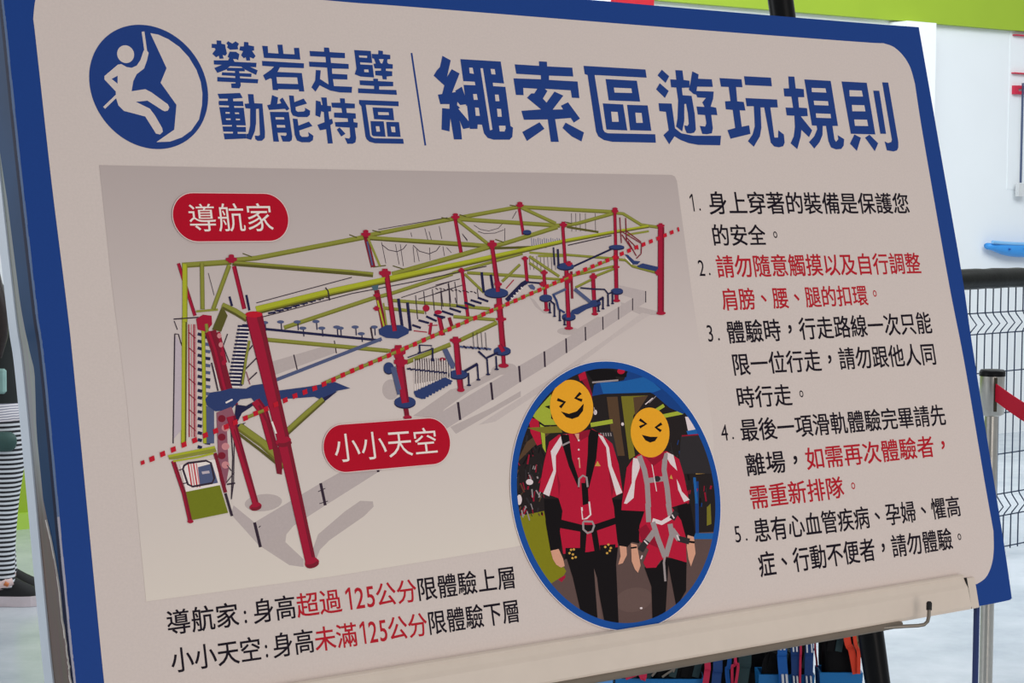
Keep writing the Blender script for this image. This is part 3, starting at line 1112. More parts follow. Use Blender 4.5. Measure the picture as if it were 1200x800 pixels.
# lower truss
for a, b, w in (((332.5, 384), (435, 350), 5), ((435, 350), (458, 344), 4.6), ((458, 344), (530, 321), 4.4), ((530, 320), (612, 297), 3.6),
                ((312, 398), (454, 411), 5), ((430, 409), (457, 411), 4), ((475.5, 424.7), (527.5, 403.6), 5.4), ((534, 401), (582, 378), 5),
                ((510, 356), (574, 362), 4), ((531, 371), (580, 374.7), 4), ((458, 352), (510, 356), 4), ((450, 361), (497, 366), 4),
                ((547, 319.6), (634, 325), 3.8), ((544, 321), (567, 343), 3.2), ((588, 330), (609, 310), 3.2), ((620, 300.6), (655, 324), 3.4),
                ((662, 298.5), (718, 303), 3), ((620, 325), (658, 327.5), 3), ((671, 323), (719, 312), 3), ((674, 337), (692, 328), 3),
                ((696.5, 324), (719, 315), 3), ((630, 300), (662, 300), 2.6), ((620, 308), (637, 320), 3), ((620, 296), (662, 299), 2.6)):
    art.line([a, b], w, Y2)
art.line([(725, 304), (733, 305), (741, 312), (770, 320)], 3.2, Y2)
# back posts
for a, b, w, m in (((428, 276), (437, 313), 5.5, R2), ((441, 340), (450, 385), 6, R2), ((533, 256), (540, 296), 4.2, R1), ((541, 316), (548, 371), 4, R1),
                   ((608, 244), (613, 275), 3.6, R1), ((615, 302), (617.5, 332), 4, R1), ((274, 312), (286, 362), 5, R1),
                   ((637, 320), (640, 363), 4, R1), ((505, 378), (503, 392), 3.5, R1), ((514, 370), (519, 393), 5, R1), ((526, 372), (530, 385), 4, R2)):
    art.line([a, b], w, m)
art.line([(430, 283), (436, 311)], 2, B3)
art.line([(431, 279), (445, 312)], 2.6, Y2)
art.line([(442, 352), (450, 384)], 2.0, Y1)
art.line([(449, 355), (453, 384)], 2.0, Y2)
# dark cables beside the rail
art.line([(300, 355), (412, 325)], 1.0, K1)
art.line([(305, 372), (412, 344), (480, 331), (570, 312)], 1.1, K1)
art.use(300, 270, 6.155)
for k in range(7):
    art.line([(85 + k * 58, 598 - k * 17), (140 + k * 58, 590 - k * 17)], 2.2, B2)
    art.line([(130 + k * 58, 575 - k * 16), (175 + k * 58, 588 - k * 17)], 1.2, K1)
art.use(660, 230, 8)
art.line([(40, 460), (450, 368)], 1.2, K1)
# the bright rail
art.use()
art.line([(300, 364), (390, 342), (480, 322.5), (550, 307.5), (660, 283), (720, 272), (760, 265.6)], [9.5, 8.6, 7.6, 6.6, 4.6, 3.6, 2.8], Y3)
art.line([(300, 362.6), (390, 340.8), (480, 321.4), (550, 306.6), (660, 282.4), (720, 271.4), (760, 265)], [7.6, 6.8, 6, 5.2, 3.4, 2.4, 2], Y1)
art.line([(735, 275), (760, 271)], 2.4, Y2)
art.line([(381, 337), (384, 341), (386, 352)], 1.6, K1)
# platforms, ramps and decks in the back
art.line([(310, 385.5), (446, 399)], 3.0, B2)
art.line([(321, 446), (447, 397)], 4.0, B3)
art.line([(672, 312), (716, 292)], 2.2, B2)
art.use(300, 270, 6.155)
for x, y in ((60, 665), (175, 660), (295, 660), (335, 705), (430, 657), (472, 705), (580, 697), (605, 705), (713, 697), (757, 745), (850, 697)):
    art.line([(x + 4, y), (x + 8, y + 60)], 1.3, B2)
    art.ell(x, y, 4.2, 1.9, B3)
art.line([(825, 700), (840, 785)], 2, K1)
# suspended planks with ropes
art.use(510, 310, 8.892)
for a, b in (((0, 215), (255, 150)), ((0, 300), (280, 215))):
    art.line([a, b], .9, K1)
for x, y0_, y1_ in ((55, 275, 470), (140, 260, 440), (215, 250, 420), (205, 345, 400), (435, 250, 340), (130, 200, 260), (200, 180, 250)):
    art.line([(x, y0_), (x + 10, y1_)], .9, K1)
for k in range(11):
    art.line([(k * 40, 245 + k * 4), (k * 40 + 26, 262 + k * 4 - 14 * (k % 2))], 1.2, K1)
for a, b in (((365, 370), (480, 405)), ((440, 345), (550, 385)), ((300, 395), (410, 435)), ((215, 430), (330, 460)), ((145, 455), (265, 495)),
             ((65, 485), (185, 525)), ((0, 530), (100, 552))):
    art.line([a, b], 2.6, B2)
art.line([(480, 80), (502, 290)], 3.0, B2)
art.line([(575, 105), (597, 250)], 3.0, B2)
art.line([(740, 375), (905, 205), (950, 180)], 5.2, B2)
for k in range(5):
    art.line([(785 + k * 26, 345 - k * 27), (805 + k * 26, 360 - k * 27)], 1.3, WT)
art.line([(950, 183), (1110, 196)], 2.2, B2)
art.poly([(960, 215), (1010, 205), (1040, 240), (1030, 265), (990, 255)], B3)
art.line([(735, 250), (815, 160)], 1.2, R1)
art.use(400, 310, 8.892)
for a, b in (((800, 580), (910, 610)), ((735, 630), (825, 660)), ((880, 540), (990, 590)), ((960, 520), (1060, 560))):
    art.line([a, b], 2.6, B2)
for a, b in (((620, 345), (1156, 170)), ((800, 360), (1156, 250))):
    art.line([a, b], .9, K1)
for x, y0_, y1_ in ((770, 320, 570), (855, 280, 520), (945, 255, 480), (1035, 260, 440), (1115, 190, 400)):
    art.line([(x, y0_), (x + 22, y1_)], .9, K1)
art.line([(590, 355), (630, 640)], 3.4, B2)
art.line([(685, 395), (717, 690)], 3.4, B2)
art.poly([(310, 225), (385, 210), (375, 265), (330, 270)], ink('drawing teal bracket', (72, 96, 104)))
art.ell(880, 455, 4, 4, R1)
art.ell(1005, 497, 4.4, 2.6, R1)
art.line([(750, 690), (890, 705)], 1.2, R1)
art.line([(900, 635), (1000, 632)], 1.2, R1)
# left tower
art.use(180, 380, 6.665)
art.poly([(165, 85), (215, 165), (218, 820), (150, 900)], G3)
art.line([(163, 75), (150, 930)], 1.4, K1)
art.line([(163, 75), (192, 78), (218, 170)], 1.2, K1)
for k in range(17):
    y = 75 + k * 55
    art.line([(342, y), (375, y + 8)], 3.6, B2)
    art.line([(398, y + 24), (440, y + 30)], 3.6, B3 if k % 3 else B2)
art.poly([(400, 640), (470, 660), (470, 930), (400, 930)], B3)
for x, m in ((272, R1), (293, PK), (312, R1), (325, PK)):
    art.line([(x, 0), (x + 4, 880)], 1.3, m)
for k in range(7):
    art.line([(270, 60 + k * 120), (325, 110 + k * 120)], 1.0, R2)
art.line([(240, -60), (232, 930)], 6.2, Y1)
art.line([(252, -60), (246, 930)], 1.8, Y3)
art.line([(385, 40), (398, 930)], 4.2, Y1)
art.use(200, 290, 8)
art.line([(290, 150), (296, 580)], 5.0, Y2)
art.line([(70, 150), (225, 640)], 4.0, R1)
art.line([(130, 160), (130, 700)], 6.0, Y1)
art.line([(235, 600), (440, 582)], 2.6, Y2)
art.line([(25, 672), (260, 655)], 1.4, K1)
art.line([(30, 690), (60, 770)], 1.0, K1)
art.line([(545, 170), (395, 580)], 5.0, Y2)
art.line([(548, 460), (572, 550)], 2.6, B2)
art.line([(706, 445), (735, 590)], 2.6, B2)
art.line([(350, 240), (405, 450)], .6, K1)
# stairs
art.use(180, 380, 6.665)
art.poly([(690, 0), (740, 0), (690, 480), (610, 480)], B2)
for k in range(17):
    y = 14 + k * 28.5
    xl = 655 - k * 5.2
    art.line([(xl, y), (xl + 95 + (k > 9) * 20, y + 3)], 2.3, B2)
    art.line([(xl + 15, y + 14), (xl + 95, y + 17)], 1.5, WT)
art.line([(575, 75), (540, 170), (590, 300)], 1.2, K1)
for a, b in (((715, 350), (800, 265)), ((735, 440), (805, 375)), ((700, 255), (770, 165))):
    art.line([a, b], 1.4, K1)
art.line([(745, 130), (720, 260), (690, 470)], 3.0, Y2)
art.line([(750, 470), (720, 370)], 1.2, MV)
# tower head
art.use(200, 290, 8)
art.poly([(385, 770), (480, 545), (530, 640), (470, 790)], Y3)
art.line([(480, 545), (600, 600), (705, 668)], 7.5, Y2)
art.line([(480, 562), (600, 625), (705, 690)], 2.6, Y3)
art.poly([(235, 670), (300, 630), (380, 640), (385, 720), (330, 790), (250, 770)], R1)
art.line([(330, 720), (340, 800)], 4, Y2)
art.use(180, 380, 6.665)
art.line([(440, 55), (490, 200), (560, 480), (615, 640)], 13.5, R2)
art.line([(430, 55), (480, 200), (548, 480), (600, 640)], 4.5, R1)
art.line([(505, 60), (560, 300)], 3.6, R1)
for k in range(4):
    art.ell(510 + k * 12, 90 + k * 70, 2.6, 3.0, PK if k < 2 else R1)
art.line([(450, 300), (500, 520)], 1.6, K1)
art.line([(470, 340), (505, 480)], 1.0, WT)
# blue deck
art.use(240, 380, 5)
art.poly([(0, 440), (30, 400), (95, 390), (150, 375), (240, 377), (275, 358), (330, 350), (395, 352), (430, 388), (600, 366), (760, 338),
          (850, 375), (770, 390), (700, 450), (640, 425), (430, 440), (390, 482), (325, 500), (270, 432), (205, 440), (150, 500), (60, 510), (10, 475)], B1)
art.poly([(690, 430), (778, 390), (700, 452)], B2)
art.poly([(180, 470), (240, 478), (300, 445), (290, 470), (215, 520), (180, 590), (240, 575), (200, 605), (165, 600)], B2)
art.line([(120, 460), (160, 440)], 2, WT)
# beams under the deck
art.use()
art.line([(280, 500), (308, 520), (334, 545)], 10, Y2)
art.line([(276, 506), (304, 527), (331, 549)], 3.2, Y3)
art.line([(378, 468), (357, 486), (334, 507)], 6.4, Y2)
art.line([(380, 470), (359, 489), (336, 510)], 1.8, Y3)
art.line([(299, 470), (308, 482), (320, 526)], 11, R1)
art.line([(303, 475), (313, 495), (323, 530)], 3, R2)
art.poly([(318, 520), (330, 526), (330, 556), (324, 555)], R2)
# mauve net
art.use(150, 480, 5.717)
art.poly([(590, 20), (690, -20), (720, 60), (660, 130), (672, 400), (650, 520), (600, 300)], MV)
for k in range(6):
    art.ell(625 + (k % 2) * 25, 60 + k * 62, 4.5, 4.2, PK if k % 2 else R2)
art.line([(688, 140), (700, 320), (690, 600)], 1.3, K1)
art.line([(710, 190), (705, 490), (690, 600)], 1.0, K1)
art.line([(655, 490), (710, 420)], 1.0, K1)
art.line([(660, 370), (690, 410)], 1.0, K1)
art.line([(660, 500), (715, 492)], 1.8, K1)
# the second leg and its foot
art.use()
art.line([(270, 488), (274, 503), (299, 590)], [11, 9, 7.4], R1)
art.line([(274, 503), (302, 590)], 1.6, R2)
art.ell(299, 593.5, 7.2, 4.2, R1, rot=-.25)
art.ell(299.5, 595, 6.4, 3.2, R2, rot=-.25)
art.ell(299, 591.6, 5.8, 2.8, R1, rot=-.25)
# cabin
art.use(150, 480, 5.717)
art.poly([(345, 370), (590, 330), (615, 505), (385, 550)], WT)
for k in range(4):
    art.line([(400 + k * 18, 360), (425 + k * 18, 520)], 1.6, RD if k % 2 == 0 else PK)
art.poly([(465, 385), (560, 360), (600, 490), (480, 512)], B3)
art.poly([(490, 415), (540, 408), (545, 425), (495, 432)], G3)
art.line([(365, 400), (372, 375), (400, 358), (520, 342), (552, 356), (575, 460), (560, 492), (430, 515), (398, 500), (365, 400)], 2.4, K1)
art.line([(340, 405), (362, 398)], 1.2, K1)
art.line([(365, 495), (395, 490)], 1.2, K1)
art.poly([(385, 550), (612, 505), (668, 690), (425, 740)], GREENP)
art.line([(300, 345), (372, 560), (415, 750)], 5.0, R2)
art.line([(294, 345), (366, 560), (408, 750)], 1.6, R1)
art.ell(415, 748, 3.6, 2.2, R1)
art.line([(580, 290), (650, 555)], 4.2, R2)
art.line([(650, 560), (694, 712)], 3.0, K1)
art.poly([(265, 305), (578, 243), (590, 283), (330, 330), (275, 335)], Y2)
art.poly([(265, 305), (578, 243), (580, 258), (268, 320)], Y1)
art.line([(300, 345), (470, 318), (570, 292)], 2.2, Y1)
# main post, front
art.use()
art.line([(297, 369), (303, 395), (330, 508), (345, 575), (363, 656)], [20, 18.5, 15, 13.8, 12.4], R1)
art.line([(302, 369), (309, 395), (335, 508), (350, 575), (368, 656)], [5, 4.5, 4, 3.5, 3], R2)
art.ell(297, 368.5, 10, 3.6, RD)
art.ell(331.5, 517, 9.2, 4.6, R1, rot=-.2)
art.ell(333, 520, 8.6, 3.6, R2, rot=-.2)
art.ell(332, 515.5, 8.0, 3.6, R1, rot=-.2)
art.line([(318, 494), (323, 508)], 2.2, WT)
art.ell(365, 659.5, 8.6, 5.2, R1, rot=-.3)
art.ell(365.6, 661.4, 7.8, 4.0, R2, rot=-.3)
art.ell(364, 657, 7.4, 3.8, R1, rot=-.3)
# front middle posts
for pts_, w, m in (([(453, 326), (462, 388)], 6.2, R1), ([(466, 408), (470, 440), (475, 478)], 10.5, R1), ([(471, 425), (478, 478)], 2.6, R2),
                   ([(475, 478), (477, 490)], 6, R2), ([(576, 288), (584, 342)], 5.2, R1), ([(584, 345), (586, 372), (589, 412)], 7.2, R1),
                   ([(588, 372), (592, 412)], 1.8, R2), ([(589, 412), (590, 428)], 5, R1), ([(659, 266), (662, 310)], 4, R1),
                   ([(663, 312), (666, 384)], 5.2, R1), ([(669, 318), (670, 350)], 3, R2), ([(720, 250), (721, 290)], 3.8, R1), ([(721, 290), (722, 352)], 5, R1),
                   ([(774, 266), (773.6, 366)], 7.6, R1), ([(777, 266), (776.6, 366)], 1.8, R2), ([(534, 400), (537, 438), (539.6, 456)], 7.0, R1),
                   ([(537, 404), (542, 456)], 1.8, R2), ([(694.4, 324), (696.5, 367)], 5, R1), ([(638, 330), (640, 363)], 3.6, R1)):
    art.line(pts_, w * .92, m)
# platforms
art.use()
art.poly([(443, 386), (452, 381), (470, 381), (479, 386), (478, 391), (466, 397), (452, 396), (444, 392)], B1)
for x, y, rx, ry in ((581, 343, 14, 5.4), (588, 411, 10, 4.8), (474, 471, 12.5, 6.6), (536.5, 438.5, 11, 5.2), (662, 312, 10, 3.8),
                     (666, 371, 8, 4), (696.5, 355, 7, 3.6), (722.5, 341, 7, 3.4), (639, 349, 7.4, 3.8), (722, 289.5, 9, 2.4), (455, 431, 6, 6.5), (617, 272, 5, 2.4)):
    art.ell(x, y + 1.4, rx, ry, B2)
    art.ell(x, y, rx, ry, B1)
art.line([(460, 430), (468, 462)], 6, B3)
art.line([(453, 322), (462, 388)], 5.2, R1)
art.line([(576, 288), (583, 342)], 4.6, R1)
art.line([(585, 404), (589.4, 412)], 5, R1)
art.line([(472, 456), (474.5, 472)], 9, R1)
art.line([(535.5, 425), (537.2, 439)], 6.2, R1)
art.line([(664.8, 352), (665.6, 372)], 4.6, R1)
for x, y, rx, ry in ((589.5, 428.5, 6, 2.6), (539.5, 457, 4.4, 2.4), (666, 384.6, 5, 2), (722, 352.4, 4.2, 1.8), (774, 367, 5.4, 2.2),
                     (696.5, 368, 3.8, 1.8), (640, 363.4, 3.4, 1.6), (477, 489, 5, 2.4), (518, 421, 3.5, 2)):
    art.ell(x, y, rx, ry, R1)
# plank bridge and rope rows (front)
art.use(430, 380, 6.155)
for k in range(16):
    x = 335 + k * 17
    art.line([(x, 250 + (k % 3) * 10), (x + 8, 480 - k * 5)], 1.0, WT)
    art.line([(x + 7, 245), (x + 10, 430 - k * 3)], .8, K1)
art.poly([(335, 495), (350, 480), (560, 383), (615, 408), (600, 425), (410, 530), (395, 540), (350, 525)], B1)
for k in range(9):
    art.ell(410 + k * 23, 530 - k * 13, 1.7, 1.5, B1)
    art.ell(345 + k * 25, 488 - k * 11.5, 1.5, 1.5, B1)
for k in range(17):
    art.line([(285 + k * 17, 322 + k * 1.8 - 8 * (k % 2)), (303 + k * 17, 322 + k * 1.8 + 8 * (k % 2))], 1.9, B2)
for k in range(9):
    art.line([(665 + k * 25, 160 + k * 2 - 4 * (k % 2)), (692 + k * 25, 166 + k * 2 + 4 * (k % 2))], 2.4, B2 if k % 2 else B3)
for k in range(4):
    art.line([(760 + k * 30, 60), (768 + k * 30, 170)], .6, K1)
art.poly([(540, 185), (575, 175), (632, 290), (622, 322), (600, 318)], B3)
art.line([(700, 340), (795, 285)], 3.2, B2)
for a, b in (((728, 350), (732, 440)), ((792, 290), (800, 400)), ((862, 250), (870, 362)), ((927, 230), (932, 325)), ((470, 170), (470, 260)), ((375, 150), (378, 205))):
    art.line([a, b], 1.9, B2)
    art.ell(b[0], b[1], 2.6, 1.1, B2)
art.line([(800, 195), (855, 245), (940, 205)], 2.6, B2)
art.line([(370, 150), (465, 155), (460, 180), (290, 240)], 1.3, B2)
# right-hand low course
art.use(620, 290, 7.06)
art.poly([(335, 548), (350, 520), (440, 478), (520, 452), (560, 460), (560, 480), (470, 512), (400, 555)], B1)
art.line([(372, 345), (500, 450)], 4.2, B3)
art.line([(190, 395), (300, 345)], 2.8, B3)
art.line([(195, 390), (222, 440), (240, 510), (290, 540)], 2.4, B1)
art.line([(170, 440), (205, 470)], 2.0, B2)
art.line([(555, 450), (612, 412)], 2.6, B2)
art.line([(420, 335), (530, 345), (620, 348), (650, 385), (690, 368)], 1.9, B2)
for a, b in (((165, 455), (168, 540)), ((205, 465), (206, 570)), ((248, 515), (250, 605)), ((288, 580), (290, 640)), ((570, 470), (570, 528)),
             ((607, 418), (607, 508)), ((648, 380), (650, 482)), ((686, 375), (686, 465))):
    art.line([a, b], 1.9, B2)
    art.ell(b[0], b[1], 1.9, .9, B2)
# slide and net at the far end
art.use(660, 230, 8)
art.line([(225, 630 - 390), (225, 240)], 1, K1)
art.poly([(570, 545), (600, 550), (660, 605), (718, 612), (690, 640), (650, 640)], B1)
art.poly([(685, 655), (740, 630), (886, 664), (872, 705), (700, 668)], B1)
art.line([(575, 575), (640, 640)], 1.2, WT)
for a, b in (((525, 200), (540, 440)), ((580, 205), (588, 420)), ((540, 330), (730, 445)), ((590, 330), (725, 430)), ((545, 360), (640, 500)),
             ((590, 390), (700, 500)), ((730, 440), (725, 540)), ((725, 540), (680, 585)), ((600, 420), (680, 560))):
    art.line([a, b], 1.1, R2)
art.use()
art.line([(653, 292), (654, 312)], 2.2, B2)
art.line([(648, 290), (649, 311)], 1.6, B2)
# red nodes
for x, y, rx, ry in ((270.5, 304, 6.5, 4.2), (428, 274.5, 5.5, 3.4), (533, 254.5, 4.8, 3), (608.5, 240.8, 4.4, 2.6), (720, 247.5, 3.8, 3), (450.5, 320, 6.8, 5),
                     (576, 286.5, 5.4, 4.8), (659.5, 263.5, 4.2, 3.6), (773.5, 264.5, 4.4, 2.8), (466, 412, 8.6, 7.5), (469, 424, 8, 6), (584, 359, 5.4, 6), (583, 333, 4.4, 3.4),
                     (586.5, 374, 6, 3.4), (664.5, 326, 5.6, 6), (666, 309, 4, 3), (720.5, 302, 4, 4), (721.4, 313, 3.8, 2.6), (533.2, 398.6, 6.6, 4), (694.6, 324.4, 4.2, 4.2),
                     (637, 319.5, 4, 3), (540, 317, 3.6, 3), (614.5, 303, 3.8, 2.6), (770.5, 319.5, 3.8, 3.4), (441, 346, 4, 2.6), (440.5, 361.5, 3.6, 2.8), (635, 333, 3.4, 3)):
    art.poly([(x - rx, y - ry * .35), (x - rx * .5, y - ry * .5), (x - rx * .45, y - ry), (x + rx * .45, y - ry), (x + rx * .5, y - ry * .5), (x + rx, y - ry * .35),
              (x + rx, y + ry * .35), (x + rx * .55, y + ry * .6), (x + rx * .5, y + ry), (x - rx * .5, y + ry), (x - rx * .55, y + ry * .6), (x - rx, y + ry * .35)], R1)
for x, y in ((270.5, 300), (428, 271.2), (533, 251.8), (608.5, 238.4), (720, 245)):
    art.ell(x, y, 3.2, 1.8, R1, n=10)
# dashed height line
art.line([(287, 490), (311, 480)], 4, Y2)
art.line([(379, 449), (466, 411.5), (526, 385.5), (632, 340), (720, 302)], [4, 3.8, 3.4, 2.6, 2.2], Y2)
DASH = [(166.6, 542), (177.5, 537.7), (190, 532), (202.5, 526.7), (215, 521), (227.5, 516), (240, 510), (252, 505), (264.6, 500), (275, 495), (287, 490), (299, 484.4),
        (311, 479.4), (322.6, 474), (333.6, 469), (345, 464), (356.6, 459.4), (368, 455), (379, 450), (390, 445), (401, 439.6), (412, 434.6), (422.6, 430), (433.6, 425.6),
        (444.4, 421.2), (455, 416.6), (466, 412), (475.6, 407.6), (485.4, 403.4), (495.8, 398.7), (506, 394.2), (516, 390), (526, 385.8), (536, 381.2), (546, 377), (556, 372.8),
        (565.7, 368.4), (575, 364.3), (585, 360), (594, 356.4), (603.3, 352.4), (612.4, 348.2), (622, 344), (631.4, 340), (640, 336), (649, 332), (658, 328.6), (667.5, 324.5),
        (676.7, 320), (685, 316), (693.7, 312.4), (702.4, 308.7), (711, 305.3), (719.6, 301.6), (728, 297.5), (736.4, 293.8), (745, 290), (753.4, 286.6), (762, 283), (770.6, 279.4),
        (778.4, 276), (786.4, 272.5)]
for i, (x, y) in enumerate(DASH):
    h = (3.1 - 0.9 * i / len(DASH)) * (0.75 if i == 0 else 1)
    ax, ay = h * .93, -h * .38
    bx, by = h * .18, h * .95
    art.poly([(x - ax - bx, y - ay - by), (x + ax - bx, y + ay - by), (x + ax + bx, y + ay + by), (x - ax + bx, y - ay + by)], RD)
art.poly([(792.6, 267.2), (794.6, 266.2), (795.6, 271), (793.8, 272)], RD)
course = sign_part(art, 'course_picture', label='printed drawing of a red and yellow rope course')


SHADED.clear()

# ---- name badges
def pill(n0, left, right, top, bottom):
    """rounded badge between measured photo points"""
    u0, u1 = S(*left)[0], S(*right)[0]
    v1, v0 = S(*top)[1], S(*bottom)[1]
    r = (v1 - v0) / 2
    vm = (v0 + v1) / 2
    a = Art(n0)
    for grow, m in ((0.0008, ink('printed badge rim', (214, 190, 186))), (0, BADGE)):
        pts_ = []
        R = r + grow
        for k in range(25):
            an = -math.pi / 2 + math.pi * k / 24
            pts_.append((u1 - r + R * math.cos(an), vm + R * math.sin(an)))
        for k in range(25):
            an = math.pi / 2 + math.pi * k / 24
            pts_.append((u0 + r + R * math.cos(an), vm + R * math.sin(an)))
        a.n += 5e-6
        a.plane_poly(pts_, m)
    return a


NB = art.n + .0001
b1 = sign_part(pill(NB, (201.4, 250), (337.2, 259), (265, 227), (275, 282.8)), 'name_badge', label='red badge at the upper left of the drawing')
mb = MB()
text_line(mb, NB + .0002, [('導航家', BADGETXT)], (222.4, 271.6), (320.0, 271.0), 239.4, 238.6)
sign_part(mb, 'badge_lettering', b1)
b2 = sign_part(pill(NB, (378.0, 523), (526.4, 516.5), (455, 493.6), (455, 548.6)), 'name_badge', label='red badge under the drawing')
mb = MB()
text_line(mb, NB + .0002, [('小小天空', BADGETXT)], (393.0, 542.0), (513.0, 531.0), 508.8, 500.6)
sign_part(mb, 'badge_lettering', b2)

# ---- oval photograph
OVAL = (0.2052, -0.1532, 0.1159, 0.1450)      # centre u, v and half sizes, set below from measured tangents


def fit_oval(left, right, top, bottom):
    c = [0.5 * (S(left, 570)[0] + S(right, 580)[0]), 0.5 * (S(705, top)[1] + S(728, bottom)[1]),
         0.5 * (S(right, 580)[0] - S(left, 570)[0]), 0.5 * (S(705, top)[1] - S(728, bottom)[1])]
    for _ in range(40):
        ps = [to_px(W(c[0] + c[2] * math.cos(k * math.pi / 90), c[1] + c[3] * math.sin(k * math.pi / 90))) for k in range(180)]
        xs = [p[0] for p in ps]
        ys = [p[1] for p in ps]
        el, er, et, eb = left - min(xs), right - max(xs), top - min(ys), bottom - max(ys)
        k = 0.0009
        c[0] += k * (el + er) / 2
        c[2] += k * (er - el) / 2
        c[1] -= k * (et + eb) / 2
        c[3] += k * (eb - et) / 2
    return c


OVAL = fit_oval(597.6, 843.4, 423.6, 738.4)


def oval_pts(shrink):
    return [(OVAL[0] + (OVAL[2] - shrink) * math.cos(k * math.pi / 60), OVAL[1] + (OVAL[3] - shrink) * math.sin(k * math.pi / 60)) for k in range(120)]


art = Art(NB)
art.plane_poly([(OVAL[0] + (u - OVAL[0]) * 1.006, OVAL[1] + (v - OVAL[1]) * 1.005) for u, v in oval_pts(0)], ink('printed oval rim', (222, 212, 210)))
art.plane_poly(oval_pts(0), ink('printed oval ring blue', (24, 74, 148)))
PD = ink('photo dark ground', (36, 30, 30))
art.n += 1e-5
art.plane_poly(oval_pts(.0075), PD)
inner = [to_px(W(u, v)) for u, v in oval_pts(.0075)]
art.clip = inner
PBL = ink('photo blue beam', (30, 92, 156))
PBD = ink('photo deep blue', (24, 62, 124))
PRED = ink('photo red shirt', (176, 24, 52))
PRD2 = ink('photo red shade', (140, 20, 44))
PBK = ink('photo black cloth', (20, 16, 18))
PBK2 = ink('photo charcoal strap', (46, 42, 44))
PGR = ink('photo grey strap', (150, 138, 138))
PWH = ink('photo white stripe', (216, 200, 200))
PSK = ink('photo skin', (206, 150, 124))
PFL = ink('photo brown floor', (92, 72, 68))
PFL2 = ink('photo floor sheen', (100, 79, 74))
POL = ink('photo olive panel', (124, 120, 24))
PLM = ink('photo lime bar', (158, 168, 54))
PBR = ink('photo brown post', (84, 62, 44))
PYG = ink('photo mustard panel', (116, 108, 36))
POR = ink('photo orange face', (238, 158, 38))
PGD = ink('photo brass', (196, 150, 70))
# background of the oval photo
art.use(590, 590, 4.615)
art.poly([(200, 440), (330, 300), (620, 180), (1180, 150), (1180, 500), (700, 760), (300, 700)], PFL)
art.ell(700, 520, 22, 14, PFL2, rot=-.2)
art.ell(740, 565, 1.6, 1.2, PWH)
art.poly([(40, 76), (215, 40), (250, 230), (335, 365), (322, 388), (240, 440), (100, 340), (30, 150)], POL)
art.poly([(290, 410), (330, 385), (330, 400), (310, 425)], R1)
art.poly([(1030, -120), (1050, -120), (1052, 160), (1034, 160)], PBD)
art.poly([(1018, 160), (1180, 160), (1180, 192), (1018, 192)], PBL)
art.poly([(1095, 20), (1115, 0), (1120, 110), (1095, 120)], PYG)
art.use(590, 415, 4.573)
random.seed(11)
for k in range(90):
    x, y = random.uniform(55, 215), random.uniform(420, 860)
    d = random.uniform(10, 55)
    a = random.uniform(1.0, 2.1)
    art.line([(x, y), (x + d * math.cos(a), y + d * math.sin(a))], random.uniform(.6, 2.2),
             random.choice([PRD2, PRD2, PGR, PBK, PBK, PBR, PBK2, PBK2]))
art.ell(135, 685, 4.2, 3.4, PWH)
art.ell(80, 780, 3, 6, PWH)
for k in range(40):
    x, y = random.uniform(880, 1120), random.uniform(440, 800)
    art.line([(x, y), (x + random.uniform(-10, 10), y + random.uniform(15, 50))], random.uniform(.8, 2.4), random.choice([PBK, PBK2, PBK2, PBD, PRD2]))
art.line([(1018, 660), (1030, 800)], 3, PBL)
art.line([(1025, 640), (1085, 636)], 1.5, PGD)
art.poly([(60, 590), (120, 470), (250, 380), (250, 420), (150, 500)], PBR)
art.poly([(130, 340), (182, 350), (200, 480), (175, 490), (140, 420)], PRED)
art.poly([(150, 330), (200, 270), (250, 215), (250, 345), (310, 378), (215, 380), (165, 345)], PLM)
art.poly([(190, 375), (215, 390), (222, 530), (205, 500)], PLM)
art.poly([(120, 395), (300, 385), (310, 420), (215, 425)], PYG)
art.poly([(215, 280), (243, 275), (243, 295)], PBK)
art.poly([(625, 226), (770, 222), (720, 290), (690, 330), (690, 480), (700, 545), (668, 565)], PYG)
art.poly([(690, 232), (770, 222), (720, 300), (700, 330)], PBR)
art.poly([(548, 230), (606, 228), (628, 430), (645, 545), (585, 545), (560, 330)], PBR)
art.poly([(500, 420), (580, 415), (610, 560), (560, 500)], PBK2)
art.line([(462, 380), (580, 360)], 5, PLM)
art.ell(633, 375, 1.6, 2, PWH)
art.ell(487, 312, 2, 3, PWH)
art.line([(480, 285), (486, 320)], 1, PGR)
for k in range(5):
    art.line([(516 + k * 13, 422), (520 + k * 13, 440)], 1.2, PGR)
art.line([(815, 300), (855, 275)], 4, PLM)
art.line([(838, 335), (955, 312)], 4.6, PLM)
art.line([(755, 270), (795, 235)], 1.2, PWH)
art.line([(775, 262), (815, 222)], .8, PGR)
art.poly([(968, 335), (1000, 338), (1032, 405), (985, 418)], PWH)
art.poly([(975, 412), (1030, 402), (1035, 428), (985, 440)], PBL)
art.poly([(945, 440), (1080, 430), (1120, 640), (930, 640)], PBK2)
art.line([(950, 438), (1050, 430)], 1.6, PRD2)
art.poly([(395, 112), (432, 92), (470, 215), (470, 300), (440, 180)], PRD2)
art.poly([(395, 112), (432, 92), (440, 130), (405, 145)], PRED)
art.poly([(440, 96), (480, 80), (590, 85), (600, 140), (480, 150)], PBK)
art.poly([(470, 225), (480, 165), (510, 148), (600, 148), (640, 140), (660, 95), (740, 70), (900, 165), (1000, 300), (955, 320), (885, 288), (800, 215), (780, 206), (530, 214)], PBD)
art.poly([(510, 150), (600, 150), (640, 145), (760, 120), (840, 190), (800, 205), (530, 212)], PBL)
art.line([(595, 105), (655, 110)], 6, PBK)
art.ell(625, 92, 4.5, 3.4, PRED)
art.line([(470, 152), (610, 140)], 2, PGR)
# left figure
art.use()


def c8(x, y):
    return 590 + x / 4.573, 415 + y / 4.573


